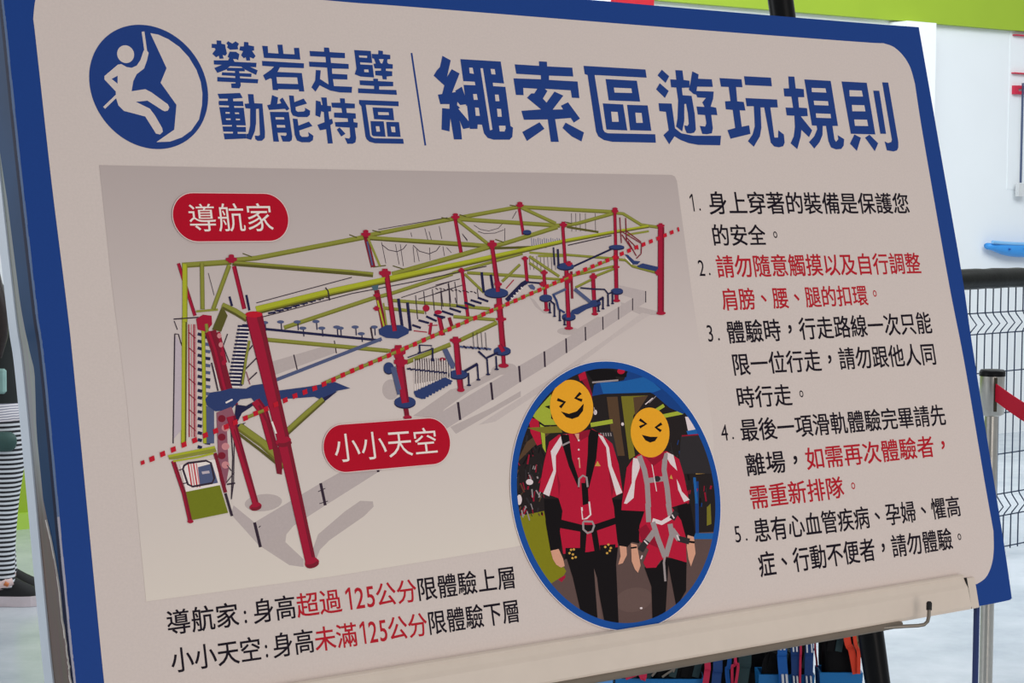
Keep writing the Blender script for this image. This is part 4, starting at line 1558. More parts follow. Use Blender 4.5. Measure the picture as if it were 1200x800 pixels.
def c7(x, y):
    return 590 + x / 4.615, 590 + y / 4.615


def P8(pts_, m):
    art.poly([c8(*p) for p in pts_], m)


def P7(pts_, m):
    art.poly([c7(*p) for p in pts_], m)


def L8(pts_, w, m):
    art.line([c8(*p) for p in pts_], w, m)


def L7(pts_, w, m):
    art.line([c7(*p) for p in pts_], w, m)


P7([(215, -25), (312, -25), (304, 245), (250, 258), (224, 110)], PBK)
P7([(572, -25), (650, -20), (740, 30), (725, 210), (690, 206), (662, 238), (620, 232), (585, 110)], PBK)
P7([(250, 255), (293, 245), (318, 300), (326, 338), (306, 346), (280, 330), (262, 300)], PSK)
P7([(622, 228), (660, 234), (662, 278), (640, 322), (615, 330), (628, 285)], PSK)
P7([(330, 275), (440, 250), (615, 225), (604, 330), (618, 660), (545, 660), (486, 350), (506, 650), (425, 640), (370, 400)], PBK)
P7([(484, 350), (500, 400), (530, 650), (505, 640)], PFL2)
art.poly([c8(185, 735), c8(212, 580), c8(240, 470), c8(290, 432), c8(390, 422), c8(470, 400), c8(520, 430), c8(578, 480), c8(612, 590), c8(634, 742), c8(575, 772),
          c7(592, 20), c7(600, 110), c7(614, 235), c7(450, 262), c7(318, 272), c7(300, 150), c7(314, 40), c8(290, 772)], PRED)
P8([(575, 772), (560, 640), (572, 560), (590, 700)], PRD2)
P8([(292, 770), (282, 640), (270, 580), (300, 700)], PRD2)
P8([(305, 434), (335, 430), (300, 500), (275, 545), (276, 630), (240, 762), (207, 747), (262, 622), (248, 520)], PWH)
P8([(500, 428), (528, 440), (560, 500), (575, 600), (632, 742), (600, 756), (556, 600), (545, 500)], PWH)
P7([(300, 85), (420, 115), (480, 115), (600, 75), (600, 112), (490, 150), (410, 152), (298, 132)], PBK)
P7([(410, 145), (446, 145), (436, 268), (408, 272)], PBK)
P7([(468, 145), (500, 145), (518, 258), (488, 264)], PBK)
P8([(300, 430), (345, 432), (362, 560), (405, 690), (398, 722), (345, 600), (312, 490)], PBK)
P8([(450, 395), (505, 420), (492, 560), (452, 722), (432, 692), (446, 540)], PBK)
P8([(412, 690), (446, 690), (452, 800), (420, 810)], PBK)
L8([(308, 490), (350, 470)], 2, PGR)
L8([(398, 712), (400, 668), (420, 650), (440, 660), (446, 712)], 2.2, PGR)
L7([(418, 20), (424, 85), (445, 80), (466, 60), (458, -10)], 2.0, PWH)
L7([(425, 105), (427, 140), (450, 160), (475, 150), (485, 120), (475, 98), (430, 96), (425, 105)], 2.4, PGR)
P7([(420, 40), (432, 40), (436, 80), (426, 82)], PRED)
P7([(330, 240), (410, 240), (415, 290), (330, 300)], PBK)
P7([(515, 225), (600, 220), (600, 270), (520, 275)], PBK)
for x, y in ((360, 250), (375, 248), (370, 275), (385, 290), (368, 295), (545, 235), (562, 222), (570, 255), (555, 268), (575, 240), (352, 268)):
    art.ell(*c7(x, y), 1.5, 1.4, PGD, n=8)
P8([(360, 425), (395, 470), (450, 440), (460, 405), (400, 415)], PRD2)
P8([(376, 428), (400, 425), (398, 470)], PSK)
for y in (462, 512, 560):
    art.ell(*c8(398, y), 1.2, 1.1, PWH, n=8)
L8([(400, 560), (404, 610)], 1.4, PSK)
P8([(485, 600), (498, 572), (515, 600)], PGD)
# right figure
P7([(935, 10), (1005, 0), (1032, 160), (1024, 182), (985, 185), (955, 140)], PBK)
P7([(630, 35), (760, 30), (728, 215), (690, 208), (640, 100)], PBK)
P7([(684, 215), (716, 222), (730, 300), (736, 335), (722, 374), (705, 355), (688, 312)], PSK)
P7([(990, 170), (1024, 180), (1033, 270), (1008, 340), (995, 300), (985, 235)], PSK)
L7([(684, 240), (716, 236)], 2, PBK)
L7([(990, 205), (1028, 210)], 2.6, PBK)
P7([(757, 345), (835, 330), (860, 290), (985, 305), (982, 470), (930, 560), (886, 330), (872, 580), (830, 640), (800, 620), (795, 450)], PBK)
art.poly([c8(722, 535), c8(690, 558), c8(655, 608), c8(630, 790), c7(632, 36), c7(757, 42), c7(730, 120), c7(728, 200), c7(780, 250), c7(750, 320), c7(766, 348), c7(820, 346),
          c7(842, 310), c7(880, 288), c7(985, 318), c7(980, 180), c7(955, 90), c7(905, 20), c8(990, 792), c8(962, 650), c8(935, 562), c8(870, 520)], PRED)
P7([(725, 140), (765, 110), (880, 290), (860, 300), (830, 240), (740, 200)], PRD2)
P8([(690, 556), (722, 560), (725, 610), (700, 680), (692, 770), (655, 802), (640, 800), (682, 690), (684, 610)], PWH)
P8([(868, 525), (905, 540), (926, 625), (890, 590), (872, 560)], PWH)
P8([(922, 668), (938, 700), (950, 735), (992, 780), (962, 792), (930, 725)], PWH)
L8([(722, 545), (750, 620), (765, 700), (772, 820)], 6, PGR)
L8([(862, 530), (855, 620), (872, 720), (882, 820)], 6, PGR)
L8([(750, 680), (870, 665)], 6, PGR)
art.ell(*c8(818, 668), 4, 3.6, PBK2, n=10)
L8([(790, 590), (815, 735)], 1.0, PWH)
L7([(775, 0), (780, 100)], 6, PGR)
L7([(885, 0), (900, 80)], 6, PGR)
L7([(800, 90), (850, 105), (900, 75)], 5, PWH)
L7([(802, 100), (830, 190), (868, 290)], 6, PGR)
L7([(895, 110), (905, 170), (872, 285)], 6, PGR)
L7([(868, 280), (862, 320), (870, 420)], 2.5, PGR)
L7([(810, 150), (770, 205)], 6.5, PGR)
L7([(770, 200), (735, 255)], 7.5, PBK2)
L7([(905, 140), (945, 195)], 6.5, PGR)
L7([(940, 190), (1000, 205)], 7, PBK2)
L7([(905, 85), (930, 45)], 7, PBK2)
for a, b in (((755, 200), (775, 220)), ((932, 170), (945, 200)), ((905, 60), (918, 80)), ((738, 300), (745, 280))):
    L7([a, b], 1.6, PWH)
P8([(885, 665), (893, 645), (902, 670)], PGD)
P8([(745, 540), (800, 560), (860, 520), (850, 560), (798, 600)], PRD2)
# orange laughing faces over both heads
art.ell(*c8(360, 282), 25.2, 31.6, POR, rot=-.13, n=44)
L8([(283, 243), (322, 258), (298, 286)], 3.7, PBK)
L8([(408, 208), (381, 236), (416, 249)], 3.7, PBK)
P8([(302, 307), (345, 320), (388, 306), (425, 264), (421, 304), (396, 336), (362, 348), (330, 338)], PBK)
art.ell(*c8(780, 420), 22.7, 29.2, POR, rot=-.06, n=44)
L8([(724, 350), (758, 374), (724, 392)], 3.4, PBK)
L8([(842, 372), (811, 393), (839, 413)], 3.4, PBK)
P8([(735, 432), (780, 443), (822, 443), (806, 466), (780, 474), (755, 462)], PBK)
sign_part(art, 'oval_photo', label='oval printed photo of two people in red shirts and harnesses')

# ---- clip tray along the foot of the board
M_TRAY = mat('cream tray', (210, 196, 182), 0.4, var=0.02, scale=40, gain=1.16)
M_ROD = mat('grey steel rod', (128, 120, 110), 0.35, metal=0.7, var=0.05)
M_TUBE = mat('taupe coated tube', (118, 106, 92), 0.5, var=0.05)
M_RUB = mat('black rubber', (18, 18, 20), 0.5)
uTR = S(1135.5, 695, .0118)[0]
uTE = S(1146, 697, .004)[0]
vt0 = S(1000, 692.6)[1]
vt1 = S(700, 743)[1]
mb = MB()
# profile (v, n): a shallow lip, a sunk neck and a plain face
prof = [(vB - .0015, .0), (vB - .0015, .011), (vB + .002, .0125), (vB + .024, .0118), (vB + .029, .0095), (vB + .036, .0075), (vB + .0385, .0085), (vB + .0405, .006), (vB + .0405, .0)]
x0 = uL + .004
for i in range(len(prof) - 1):
    a, b = prof[i], prof[i + 1]
    mb.face([(x0, a[0], a[1]), (uTR, a[0], a[1]), (uTR, b[0], b[1]), (x0, b[0], b[1])][::1], M_TRAY)
mb.face([(x0, a, b) for a, b in prof], M_TRAY)
mb.face([(uTR, a, b) for a, b in prof[::-1]], M_TRAY)
mb.face([(x0, *prof[0]), (x0, *prof[-1]), (uTR, *prof[-1]), (uTR, *prof[0])], M_TRAY)
tray = sign_part(mb, 'tray', label='cream tray along the foot of the board')
mb = MB()
mb.box((uTR + .0030, vB - .002, 0), (uTE, vB + .035, .004), M_TRAY, .001)
sign_part(mb, 'tray_end', tray)
mb = MB()
mb.box((uTR + .0004, vB - .001, 0), (uTR + .0022, vB + .036, .0105), M_RUB)  # black strip put in where the open gap only shows shade
sign_part(mb, 'end_gap_shade', tray, label='dark strip put in for the shaded gap at the tray end')
mb = MB()
u1 = S(1048, 729)[0]
mb.tube([(x0, vB - .0042, .010), (u1 - .004, vB - .0042, .010), (u1, vB - .0042, .010)], [.0042, .0042, .0032], M_TUBE, 12)
tube_o = sign_part(mb, 'tube', tray, label='taupe tube under the tray')


def SP(px, py, n_):
    return (*S(px, py, n_), n_)


mb = MB()
path = [SP(1035, 735.5, .012), SP(1060, 733.6, .020), SP(1076, 732.8, .026), SP(1083, 731.6, .029), SP(1087, 728, .030), SP(1088.4, 722, .030), SP(1088.8, 712, .030)]
mb.tube(path, .0021, M_ROD, 10)
rod = sign_part(mb, 'hook_rod', tray, label='thin steel rod bent upwards at its end')
mb = MB()
a, b = Vector(SP(1088.7, 714.5, .030)), Vector(SP(1088.9, 704.5, .030))
mb.tube([a, a + (b - a) * .8, b], [.0033, .0034, .0022], M_RUB, 12)
o = mb.build('rubber_cap')
o.parent = tray
o['label'] = 'black rubber cap on the hook rod'

# ---- legs of the stand
M_LEG = mat('dark blue leg', (26, 44, 96), 0.4, var=0.04, gain=1.2)
M_LEGW = mat('white leg edge', (214, 220, 228), 0.5)


def stand_leg(uc, w):
    p = W(uc, vB + .02, -.036)
    mb_ = MB()
    ex = EX * w
    hy = EH * .0025
    top = p
    vs = []
    for z in (0.0, top.z):
        for sx, sy in ((-1, -1), (1, -1), (1, 1), (-1, 1)):
            q_ = Vector((top.x, top.y, z)) + ex * sx + hy * sy
            vs.append(q_ - base)
    mb_.hexa(vs, M_LEG)
    o_ = mb_.build('leg', sign)
    return o_


pe = S(1149.0, 712, -.036)[0]
stand_leg(pe, .0028)
stand_leg(-0.50, .0028)
mb = MB()
pa, pb = W(0.05, 0.15, -DEPTH - .004), None
q0 = Vector((pa.x, pa.y, 0)) + EH * 0.42
mb.tube([pa - base, q0 + Vector((0, 0, .012)) - base], .011, M_LEG, 10)
mb.build('back_strut', sign)
for uu in (pe, -0.5):
    mb = MB()
    f_ = W(uu, vB + .02, -.036)
    f_ = Vector((f_.x, f_.y, 0))
    vs = []
    for z in (0, .02):
        for sx, sy in ((-.02, -.16), (.02, -.16), (.02, .2), (-.02, .2)):
            vs.append(f_ + EX * sx + EH * sy + Vector((0, 0, z)) - base)
    mb.hexa(vs, M_LEG)
    mb.build('foot_bar', sign)

# ================================================================== BELT STANCHIONS
M_CHROME = mat('brushed chrome', (190, 186, 178), 0.28, metal=0.9, var=0.05, scale=60)
M_BLACKP = mat('black plastic', (16, 16, 18), 0.4, spec=0.14)
M_BELT = mat('red belt webbing', (190, 14, 46), 0.8, spec=0.1, var=0.06, scale=300)
M_HEADD = mat('dark belt slot', (60, 54, 40), 0.5, metal=0.4)
A = at(1163, 433, 5.5)
Bp = Vector((1.43, 3.62, A.z))
HEAD_TOP = A.z


def stanchion(p, direction, label):
    t_ = thing('belt_stanchion', (p.x, p.y, 0), label, 'stanchion', 'belt stanchions on the red belt line')
    mb_ = MB()
    mb_.lathe([(0.0, 0), (.165, 0), (.165, .012), (.15, .024), (.06, .045), (.028, .06), (.0, .06)], (0, 0, 0), M_CHROME, 36)
    mb_.build('base', t_)
    mb_ = MB()
    mb_.lathe([(.0195, .05), (.0195, HEAD_TOP - .12)], (0, 0, 0), M_CHROME, 24)
    mb_.build('post', t_)
    mb_ = MB()
    mb_.lathe([(.024, HEAD_TOP - .134), (.0355, HEAD_TOP - .128), (.0355, HEAD_TOP - .016)], (0, 0, 0), M_CHROME, 28)
    mb_.build('belt_head', t_)
    mb_ = MB()
    mb_.lathe([(.0372, HEAD_TOP - .018), (.0372, HEAD_TOP - .006), (.033, HEAD_TOP), (.01, HEAD_TOP + .001)], (0, 0, 0), M_BLACKP, 28)
    o_ = mb_.build('cap', t_)
    o_['label'] = 'black cap'
    mb_ = MB()
    d_ = Vector(direction).normalized()
    s_ = Vector((-d_.y, d_.x, 0))
    vs_ = []
    for z in (HEAD_TOP - .118, HEAD_TOP - .02):
        for a_, b_ in ((.028, -.004), (.0405, -.004), (.0405, .004), (.028, .004)):
            q_ = d_ * a_ + s_ * b_
            vs_.append((q_.x, q_.y, z))
    mb_.hexa(vs_, M_HEADD)
    mb_.build('belt_slot', t_)
    return t_


pA = Vector((A.x, A.y, 0))
pB = Vector((Bp.x, Bp.y, 0))
st = stanchion(pA, pB - pA, 'chrome belt stanchion half hidden behind the right edge of the rules sign')
mb = MB()
d = (pB - pA).normalized()
L0, L1 = pA + d * .040, pB - d * .040
zc = HEAD_TOP - .062
pts = []
for k in range(15):
    t = k / 14
    p = L0 + (L1 - L0) * t
    pts.append(Vector((p.x, p.y, zc - .05 * 4 * t * (1 - t))) - pA)
mb.ribbon(pts, (0, 0, 1), .05, .003, M_BELT)
o = mb.build('belt', st)
o['label'] = 'red belt webbing'
stanchion(pB, pA - pB, 'chrome belt stanchion nearer the viewer at the other end of the red belt')

# ================================================================== WIRE FENCE
FD = Vector((.74, .67, 0)).normalized()
FN = Vector((FD.y, -FD.x, 0))
FP = floor_at(1190, 652)
T0, T1 = -1.9, 1.7
M_WIRE = mat('dark blue grey wire', (46, 60, 84), 0.4, metal=0.3)
M_PAD = mat('glossy black rail padding', (20, 22, 20), 0.32, var=0.25, scale=40, bump=0.4, spec=0.14)


def fence_pt(t, z, b=0.0):
    q_ = FP + FD * t + FN * b
    return Vector((q_.x, q_.y, z))


def fz(py):
    """height on the fence at photo row py (near column 1165)"""
    d_ = ray(1165, py)
    t_ = (FP - EYE).dot(FN) / d_.dot(FN)
    return (EYE + d_ * t_).z


fence = thing('wire_fence', fence_pt(0, 0), 'dark wire mesh fence with folded bars and black padded top rail', 'fence')
fo = fence_pt(0, 0)
z_top = fz(332)
f1a, f1b = fz(366), fz(390.5)
f2a, f2b = fz(580), fz(606)
prof = [(z_top, 0), (f1a, 0), (f1a - .012, .006), ((f1a + f1b) / 2, .036), (f1b + .012, .006), (f1b, 0), (f2a, 0), (f2a - .012, .006), ((f2a + f2b) / 2, .036), (f2b + .012, .006), (f2b, 0), (.045, 0)]
mb = MB()
k = 0
t = T0
while t < T1:
    mb.tube([fence_pt(t, z, b) - fo for z, b in prof], .0031, M_WIRE, 6)
    t += .058
for z in (f1a, f1b, fz(436), fz(485), fz(533), f2a, f2b, .055):
    mb.tube([fence_pt(T0, z, -.005) - fo, fence_pt(T1, z, -.005) - fo], .0031, M_WIRE, 6)
mb.build('mesh_panel', fence)
for t in (T0, T1):
    mb = MB()
    mb.tube([fence_pt(t, 0) - fo, fence_pt(t, z_top + .03) - fo], .022, M_WIRE, 12)
    mb.build('fence_post', fence)
mb = MB()
zr = fz(326.2)
random.seed(3)
pts, rs = [], []
for k in range(61):
    t = T0 - .05 + (T1 - T0 + .1) * k / 60
    pts.append(fence_pt(t, zr + random.uniform(-.0015, .0015)) - fo)
    rs.append(.044 + random.uniform(-.0015, .0015))
mb.tube(pts, rs, M_PAD, 18)
mb.build('padded_rail', fence)['label'] = 'black padded top rail'

# ================================================================== WALL THINGS
# bright column standing at the wall beside the sign's top corner
ca, _ = wall_tz(1062, 80, .16)
cb, ctop = wall_tz(1097, 37, .16)
mb = MB()
wall_box(mb, ca, cb, 0, z1 - .012, 0.0, .16, M_WHITE)
tag(mb.build('trim_1'), kind='structure')
M_GREYB = mat('grey bracket', (140, 152, 168), 0.5)
# red panel on the wall above the sign
ra, rz = wall_tz(722, 4, .05)
rb, _ = wall_tz(767, 3, .05)
mb = MB()
wall_box(mb, ra, rb - .004, rz, rz + .40, 0.0, .05, mat('red panel', (190, 22, 40), 0.5))
c_ = (ra + rb) / 2
o = mb.build('wall_panel')
tag(o, 'small red panel on the far wall showing just above the sign', 'panel')

# notice board at the right edge of the view
na, nz = wall_tz(1186, 108, .03)
nb, _ = wall_tz(1290, 60, .03)
_, nz1 = wall_tz(1200, 38, .03)
_, nz0 = wall_tz(1197, 222, .03)
p0 = WP + WD * na
notice = thing('notice_board', (p0.x, p0.y, 0), 'white wall notice with red writing at the right edge of the picture', 'notice')


def wall_local(mb_, t0, t1_, z0, z1_, o0, o1, m):
    m_ = MB()
    wall_box(m_, t0, t1_, z0, z1_, o0, o1, m)
    mb_.raw([(v[0] - p0.x, v[1] - p0.y, v[2]) for v in m_.v], m_.f, m)


mb = MB()
wall_local(mb, na, nb, nz0, nz1 + .06, 0.0, .004, M_WALL)
mb.build('sheet', notice)
M_NRED = mat('red notice print', (196, 36, 66), 0.6)
for (x0_, x1_, y0_, y1_) in ((1190, 1230, 40, 41.4), (1188.5, 1240, 84.6, 86), (1189, 1193.5, 100, 110.2), (1193.5, 1203, 100, 103.6),
                             (1193.5, 1203, 106.6, 110.2), (1205, 1216, 100, 110), (1219, 1231, 100, 110)):
    mb = MB()
    ta_, za = wall_tz(x0_, y1_, .031)
    zb = wall_tz(x0_, y0_, .031)[1]
    tb_ = wall_tz(x1_, y0_, .031)[0]
    wall_local(mb, ta_, tb_, za, zb, .0, .032, M_NRED)
    mb.build('written_stroke', notice)['label'] = 'red writing'
mb = MB()
ta_, za = wall_tz(1197.2, 214, .05)
tb_, zb = wall_tz(1199.8, 104, .05)
wall_local(mb, ta_, tb_, za, za + .68, .03, .05, mat('slate blue strip', (72, 84, 112), 0.5))
mb.build('edge_strip', notice)['label'] = 'slate blue strip down the notice'
mb = MB()
ta_, za = wall_tz(1193.5, 230, .06)
tb_, zb = wall_tz(1204, 215, .06)
wall_local(mb, ta_, tb_, za, zb, .03, .06, mat('pale grey clip', (206, 208, 208), 0.5))
mb.build('clip', notice)

# blue boat-shaped ornament on the wall
M_BOAT = mat('bright blue hull', (60, 150, 226), 0.4, var=.05, scale=6)
M_BOAT2 = mat('pale blue deck', (128, 186, 232), 0.4, var=.05, scale=6)
bt0, bz = wall_tz(1158, 290, .06)
bt1, _ = wall_tz(1246, 290, .06)
pbt = WP + WD * ((bt0 + bt1) / 2)
boat = thing('toy_boat', (pbt.x, pbt.y, bz), 'bright blue boat-shaped float on the white wall above the padded rail', 'float')
kpx = (bt1 - bt0) / 88.0


def boat_ring(f, deck=False):
    """cross-section at f (0 bow .. 1 stern): half depth across the wall and z range"""
    up = .052 * (1 - (2 * f - 1) ** 2) ** .5 if 0 < f < 1 else 0.0
    return up


mb = MB()
rings = []
N = 16
for i in range(N + 1):
    f = i / N
    s = max(0.5, (1 - abs(2 * f - 1) ** 5)) ** .6
    zc_ = .012 * (abs(2 * f - 1) ** 2.0)
    ring = []
    for k in range(12):
        an = 2 * math.pi * k / 12
        c_, s_ = math.cos(an), math.sin(an)
        zz = (.030 if s_ > 0 else .035 + .035 * (1 - (2 * f - 1) ** 2)) * s_ * s + zc_
        q_ = WD * ((f - .5) * (bt1 - bt0)) + WN * (.05 + .045 * c_ * s)
        ring.append((q_.x, q_.y, zz))
    rings.append(ring)
vs = [p for r in rings for p in r]
fs = []
for i in range(N):
    for k in range(12):
        a, b = i * 12 + k, i * 12 + (k + 1) % 12
        fs.append((a, b, b + 12, a + 12))
fs += [tuple(reversed(range(12))), tuple(range(N * 12, N * 12 + 12))]
mb.raw(vs, fs, M_BOAT, True)
mb.build('hull', boat)
mb = MB()
pts = []
for i in range(17):
    f = i / 16
    q_ = WD * ((f - .5) * (bt1 - bt0) * .97) + WN * .085
    pts.append((q_.x, q_.y, .022 + .016 * abs(2 * f - 1) ** 2))
mb.tube(pts, .012, M_BOAT2, 8)
mb.build('gunwale', boat)['label'] = 'pale blue rim'
for f in (.22, .42, .64):
    mb = MB()
    q_ = WD * ((f - .5) * (bt1 - bt0)) + WN * .10
    mb.lathe([(.007, -.006), (.008, 0), (.007, .006)], (q_.x, q_.y, -.012), mat('deep blue stud', (30, 84, 160), .4), 10)
    mb.build('stud', boat)

# ================================================================== HARNESS RACK BEHIND THE SIGN
RK = 3.2                                            # distance of the rack's front
M_BIN = mat('blue plastic bin', (18, 112, 178), 0.35, var=.05, scale=8)
M_BINL = mat('light blue plastic bin', (96, 160, 222), 0.35, var=.05, scale=8)
M_RACK = mat('black rack steel', (14, 14, 16), 0.5, spec=0.14)
M_WEBK = mat('black webbing', (12, 12, 14), 0.75, spec=0.14)
M_WEBT = mat('dark teal webbing', (34, 58, 62), 0.75)
M_WEBB = mat('blue webbing', (16, 92, 172), 0.7)
M_WEBN = mat('navy webbing', (18, 60, 120), 0.7)
M_WEBR = mat('crimson webbing', (190, 30, 70), 0.7)
M_WEBO = mat('orange red webbing', (214, 62, 34), 0.7)
M_WEBW = mat('white webbing stripe', (216, 218, 222), 0.7)


def rk(px, py, dy=0.0):
    return at(px, py, RK + dy)


rx0, rx1 = rk(668, 790).x, rk(1012, 790).x
rz_bin = rk(850, 793).z
rack = thing('harness_rack', ((rx0 + rx1) / 2, RK + .3, 0), 'black steel gear rack standing behind the lower edge of the sign', 'rack')
ro = rack.location.copy()


def rbox(mb_, lo, hi, m, bev=0.0):
    mb_.box([lo[i] - ro[i] for i in range(3)], [hi[i] - ro[i] for i in range(3)], m, bev)


zh = rz_bin + .20
mb = MB()
rbox(mb, (rx0, RK + .42, .0), (rx1 - .02, RK + .44, zh + .1), M_RACK)
mb.build('back_panel', rack)
mb = MB()
rbox(mb, (rx0, RK + .03, rz_bin - .165), (rx1, RK + .44, rz_bin - .145), M_RACK, .004)
mb.build('shelf', rack)
mb = MB()
rbox(mb, (rx0, RK + .17, zh), (rx1, RK + .20, zh + .03), M_RACK, .004)
rbox(mb, (rx0, RK + .20, zh), (rx0 + .03, RK + .43, zh + .03), M_RACK)
rbox(mb, (rx1 - .05, RK + .20, zh), (rx1 - .02, RK + .43, zh + .03), M_RACK)
mb.build('hanging_rail', rack)
for x in (rx0, rx1 - .03):
    for y in (RK + .03, RK + .41):
        mb = MB()
        rbox(mb, (x, y, 0), (x + .03, y + .03, rz_bin - .145), M_RACK, .003)
        mb.build('leg', rack)


def bin_(px0, px1, py, label, m=M_BIN):
    a, b = rk(px0, py, .045), rk(px1, py, .045)
    x0_, x1_, zt = a.x, b.x, a.z
    zb_ = rz_bin - .145
    t_ = thing('storage_bin', ((x0_ + x1_) / 2, RK + .0725, zb_ + .001), label, 'bin', 'blue bins on the rack shelf')
    o_ = t_.location
    mb_ = MB()
    th = .004
    y0_, y1_ = RK + .045, RK + .10
    fl = .008
    w_ = (x1_ - x0_) / 2
    h_ = zt - zb_

    lo_, hi_ = -(y1_ - y0_) / 2, (y1_ - y0_) / 2
    out_b = [(-w_ + fl, lo_ + fl), (w_ - fl, lo_ + fl), (w_ - fl, hi_ - fl), (-w_ + fl, hi_ - fl)]
    out_t = [(-w_, lo_), (w_, lo_), (w_, hi_), (-w_, hi_)]
    in_t = [(x * (1 - th / w_), y * (1 - th / hi_)) for x, y in out_t]
    in_b = [(x * (1 - th / w_), y * (1 - th / hi_)) for x, y in out_b]
    vs_ = [(x, y, 0) for x, y in out_b] + [(x, y, h_) for x, y in out_t] + [(x, y, h_) for x, y in in_t] + [(x, y, th) for x, y in in_b]
    fs_ = [(3, 2, 1, 0), (12, 13, 14, 15)]
    for k_ in range(4):
        j_ = (k_ + 1) % 4
        fs_ += [(k_, j_, 4 + j_, 4 + k_), (4 + k_, 4 + j_, 8 + j_, 8 + k_), (8 + k_, 8 + j_, 12 + j_, 12 + k_)]
    mb_.raw(vs_, fs_, m)
    mb_.build('tub', t_)
    return t_


bin_(721, 826, 796.0, 'long blue bin under the sign, leftmost, holding pink straps')
bin_(889, 955, 791.0, 'short blue bin under the sign below three blue straps')
bin_(960.5, 1011.5, 788.6, 'blue bin under the sign below the orange strap')
bin_(672, 719, 789.0, 'pale blue bin at the far left end of the rack under the sign', M_BINL)


def strap(name, pxs, w_px, m, label, dy=.18, group='straps hanging on the rack', stripes=None, thick=.004):
    """webbing strap hung on the rail; pxs are the measured photo points it passes"""
    pts_ = [rk(x, y, dy) for x, y in pxs]
    zt = zh + .012
    top = Vector((pts_[0].x, RK + dy + (.16 - dy) * .5, zt))
    full = [top] + pts_
    t_ = thing(name, full[-1], label, 'strap', group)
    mb_ = MB()
    k_ = (RK + dy) / F_PX
    # smooth
    sm = []
    for i_ in range(len(full) - 1):
        p0_, p1_, p2_, p3_ = full[max(i_ - 1, 0)], full[i_], full[i_ + 1], full[min(i_ + 2, len(full) - 1)]
        for j_ in range(6):
            t__ = j_ / 6
            sm.append(0.5 * ((2 * p1_) + (-p0_ + p2_) * t__ + (2 * p0_ - 5 * p1_ + 4 * p2_ - p3_) * t__ ** 2 + (-p0_ + 3 * p1_ - 3 * p2_ + p3_) * t__ ** 3))
    sm.append(full[-1])
    mb_.ribbon([p - t_.location for p in sm], (1, 0, 0), w_px * k_, thick, m)
    mb_.build('webbing', t_)
    if stripes:
        for (sx, ya, yb, ww) in stripes:
            mb_ = MB()
            a_, b_ = rk(sx, ya, dy - .006), rk(sx + .8, yb, dy - .006)
            mb_.ribbon([a_ - t_.location, b_ - t_.location], (1, 0, 0), ww * k_, .006, M_WEBW)
            mb_.build('tape', t_)['label'] = 'white tape'
    return t_


strap('harness_strap', [(829, 770), (829, 785), (825, 812)], 7, M_WEBR, 'crimson strap hanging at the right end of the long blue bin', .03)
strap('harness_strap', [(841, 768), (840, 790), (838, 812)], 11, M_WEBN, 'navy strap just right of the crimson strap', .03)
strap('harness_strap', [(855, 766), (852, 785), (855, 812)], 5, M_WEBB, 'thin bright blue strap beside the crimson loop', .036)
strap('harness_strap', [(862, 765), (858, 782), (859, 812)], 3, M_WEBR, 'thin crimson strap forming the left side of a loop', .022)
strap('harness_strap', [(861, 764), (865, 780), (860, 812)], 3, M_WEBR, 'thin crimson strap forming the right side of a loop', .015)
strap('harness_strap', [(873, 762), (871, 785), (867, 812)], 15, M_WEBT, 'wide dark teal strap in the middle of the rack', .032)
strap('harness_strap', [(916.5, 752), (916.5, 772), (920, 812)], 11, M_WEBB, 'bright blue strap with white tape, left of three', .03,
      stripes=[(914, 752, 761, 2.2), (918.4, 752, 761, 2.2), (917, 790, 802, 2.4), (921.5, 790, 802, 2.4)])
strap('harness_strap', [(931, 750), (932, 772), (933, 812)], 10, M_WEBN, 'navy strap with white tape, middle of three', .03,
      stripes=[(929, 750, 763, 1.8), (933, 750, 763, 1.8), (930, 792, 804, 1.6), (934, 792, 804, 1.6)])
strap('harness_strap', [(938, 750), (938, 772), (937, 812)], 2.4, M_WEBR, 'thin dark red strap between two blue straps', .025)
strap('harness_strap', [(948, 748), (948, 772), (947, 812)], 10, M_WEBN, 'blue strap with white tape, right of three', .03,
      stripes=[(945, 748, 764, 1.6), (950.6, 748, 764, 1.6), (945, 792, 804, 1.6), (950, 792, 804, 1.6)])
strap('harness_strap', [(955, 750), (957, 775), (959, 812)], 2, M_WEBR, 'thin crimson strap right of the three blue straps', .09)
strap('harness_strap', [(992, 742), (998, 762), (1003, 789)], 8, M_WEBO, 'orange strap above the right-hand blue bin', .036)
strap('harness_strap', [(1001, 742), (1006, 764), (1006, 789)], 4, M_WEBO, 'narrow orange strap crossing the wider orange strap', .03)
strap('harness_strap', [(1003.5, 741), (1007, 752), (1008, 770)], 4, mat('olive webbing', (126, 120, 84), .8), 'short olive strap beside the orange strap', .042)
for i_, (x_, w_, lb) in enumerate(((784, 34, 'wide black harness hanging over the long blue bin'), (812, 22, 'black harness strap left of the crimson strap'),
                                   (887, 18, 'black harness strap right of the teal strap'), (904, 13, 'black harness strap left of the blue straps'),
                                   (972, 26, 'black harness hanging behind the orange strap'))):
    strap('harness_strap', [(x_, 760), (x_ + 1, 780), (x_ + 2, 786)], w_, M_WEBK, lb, .16)


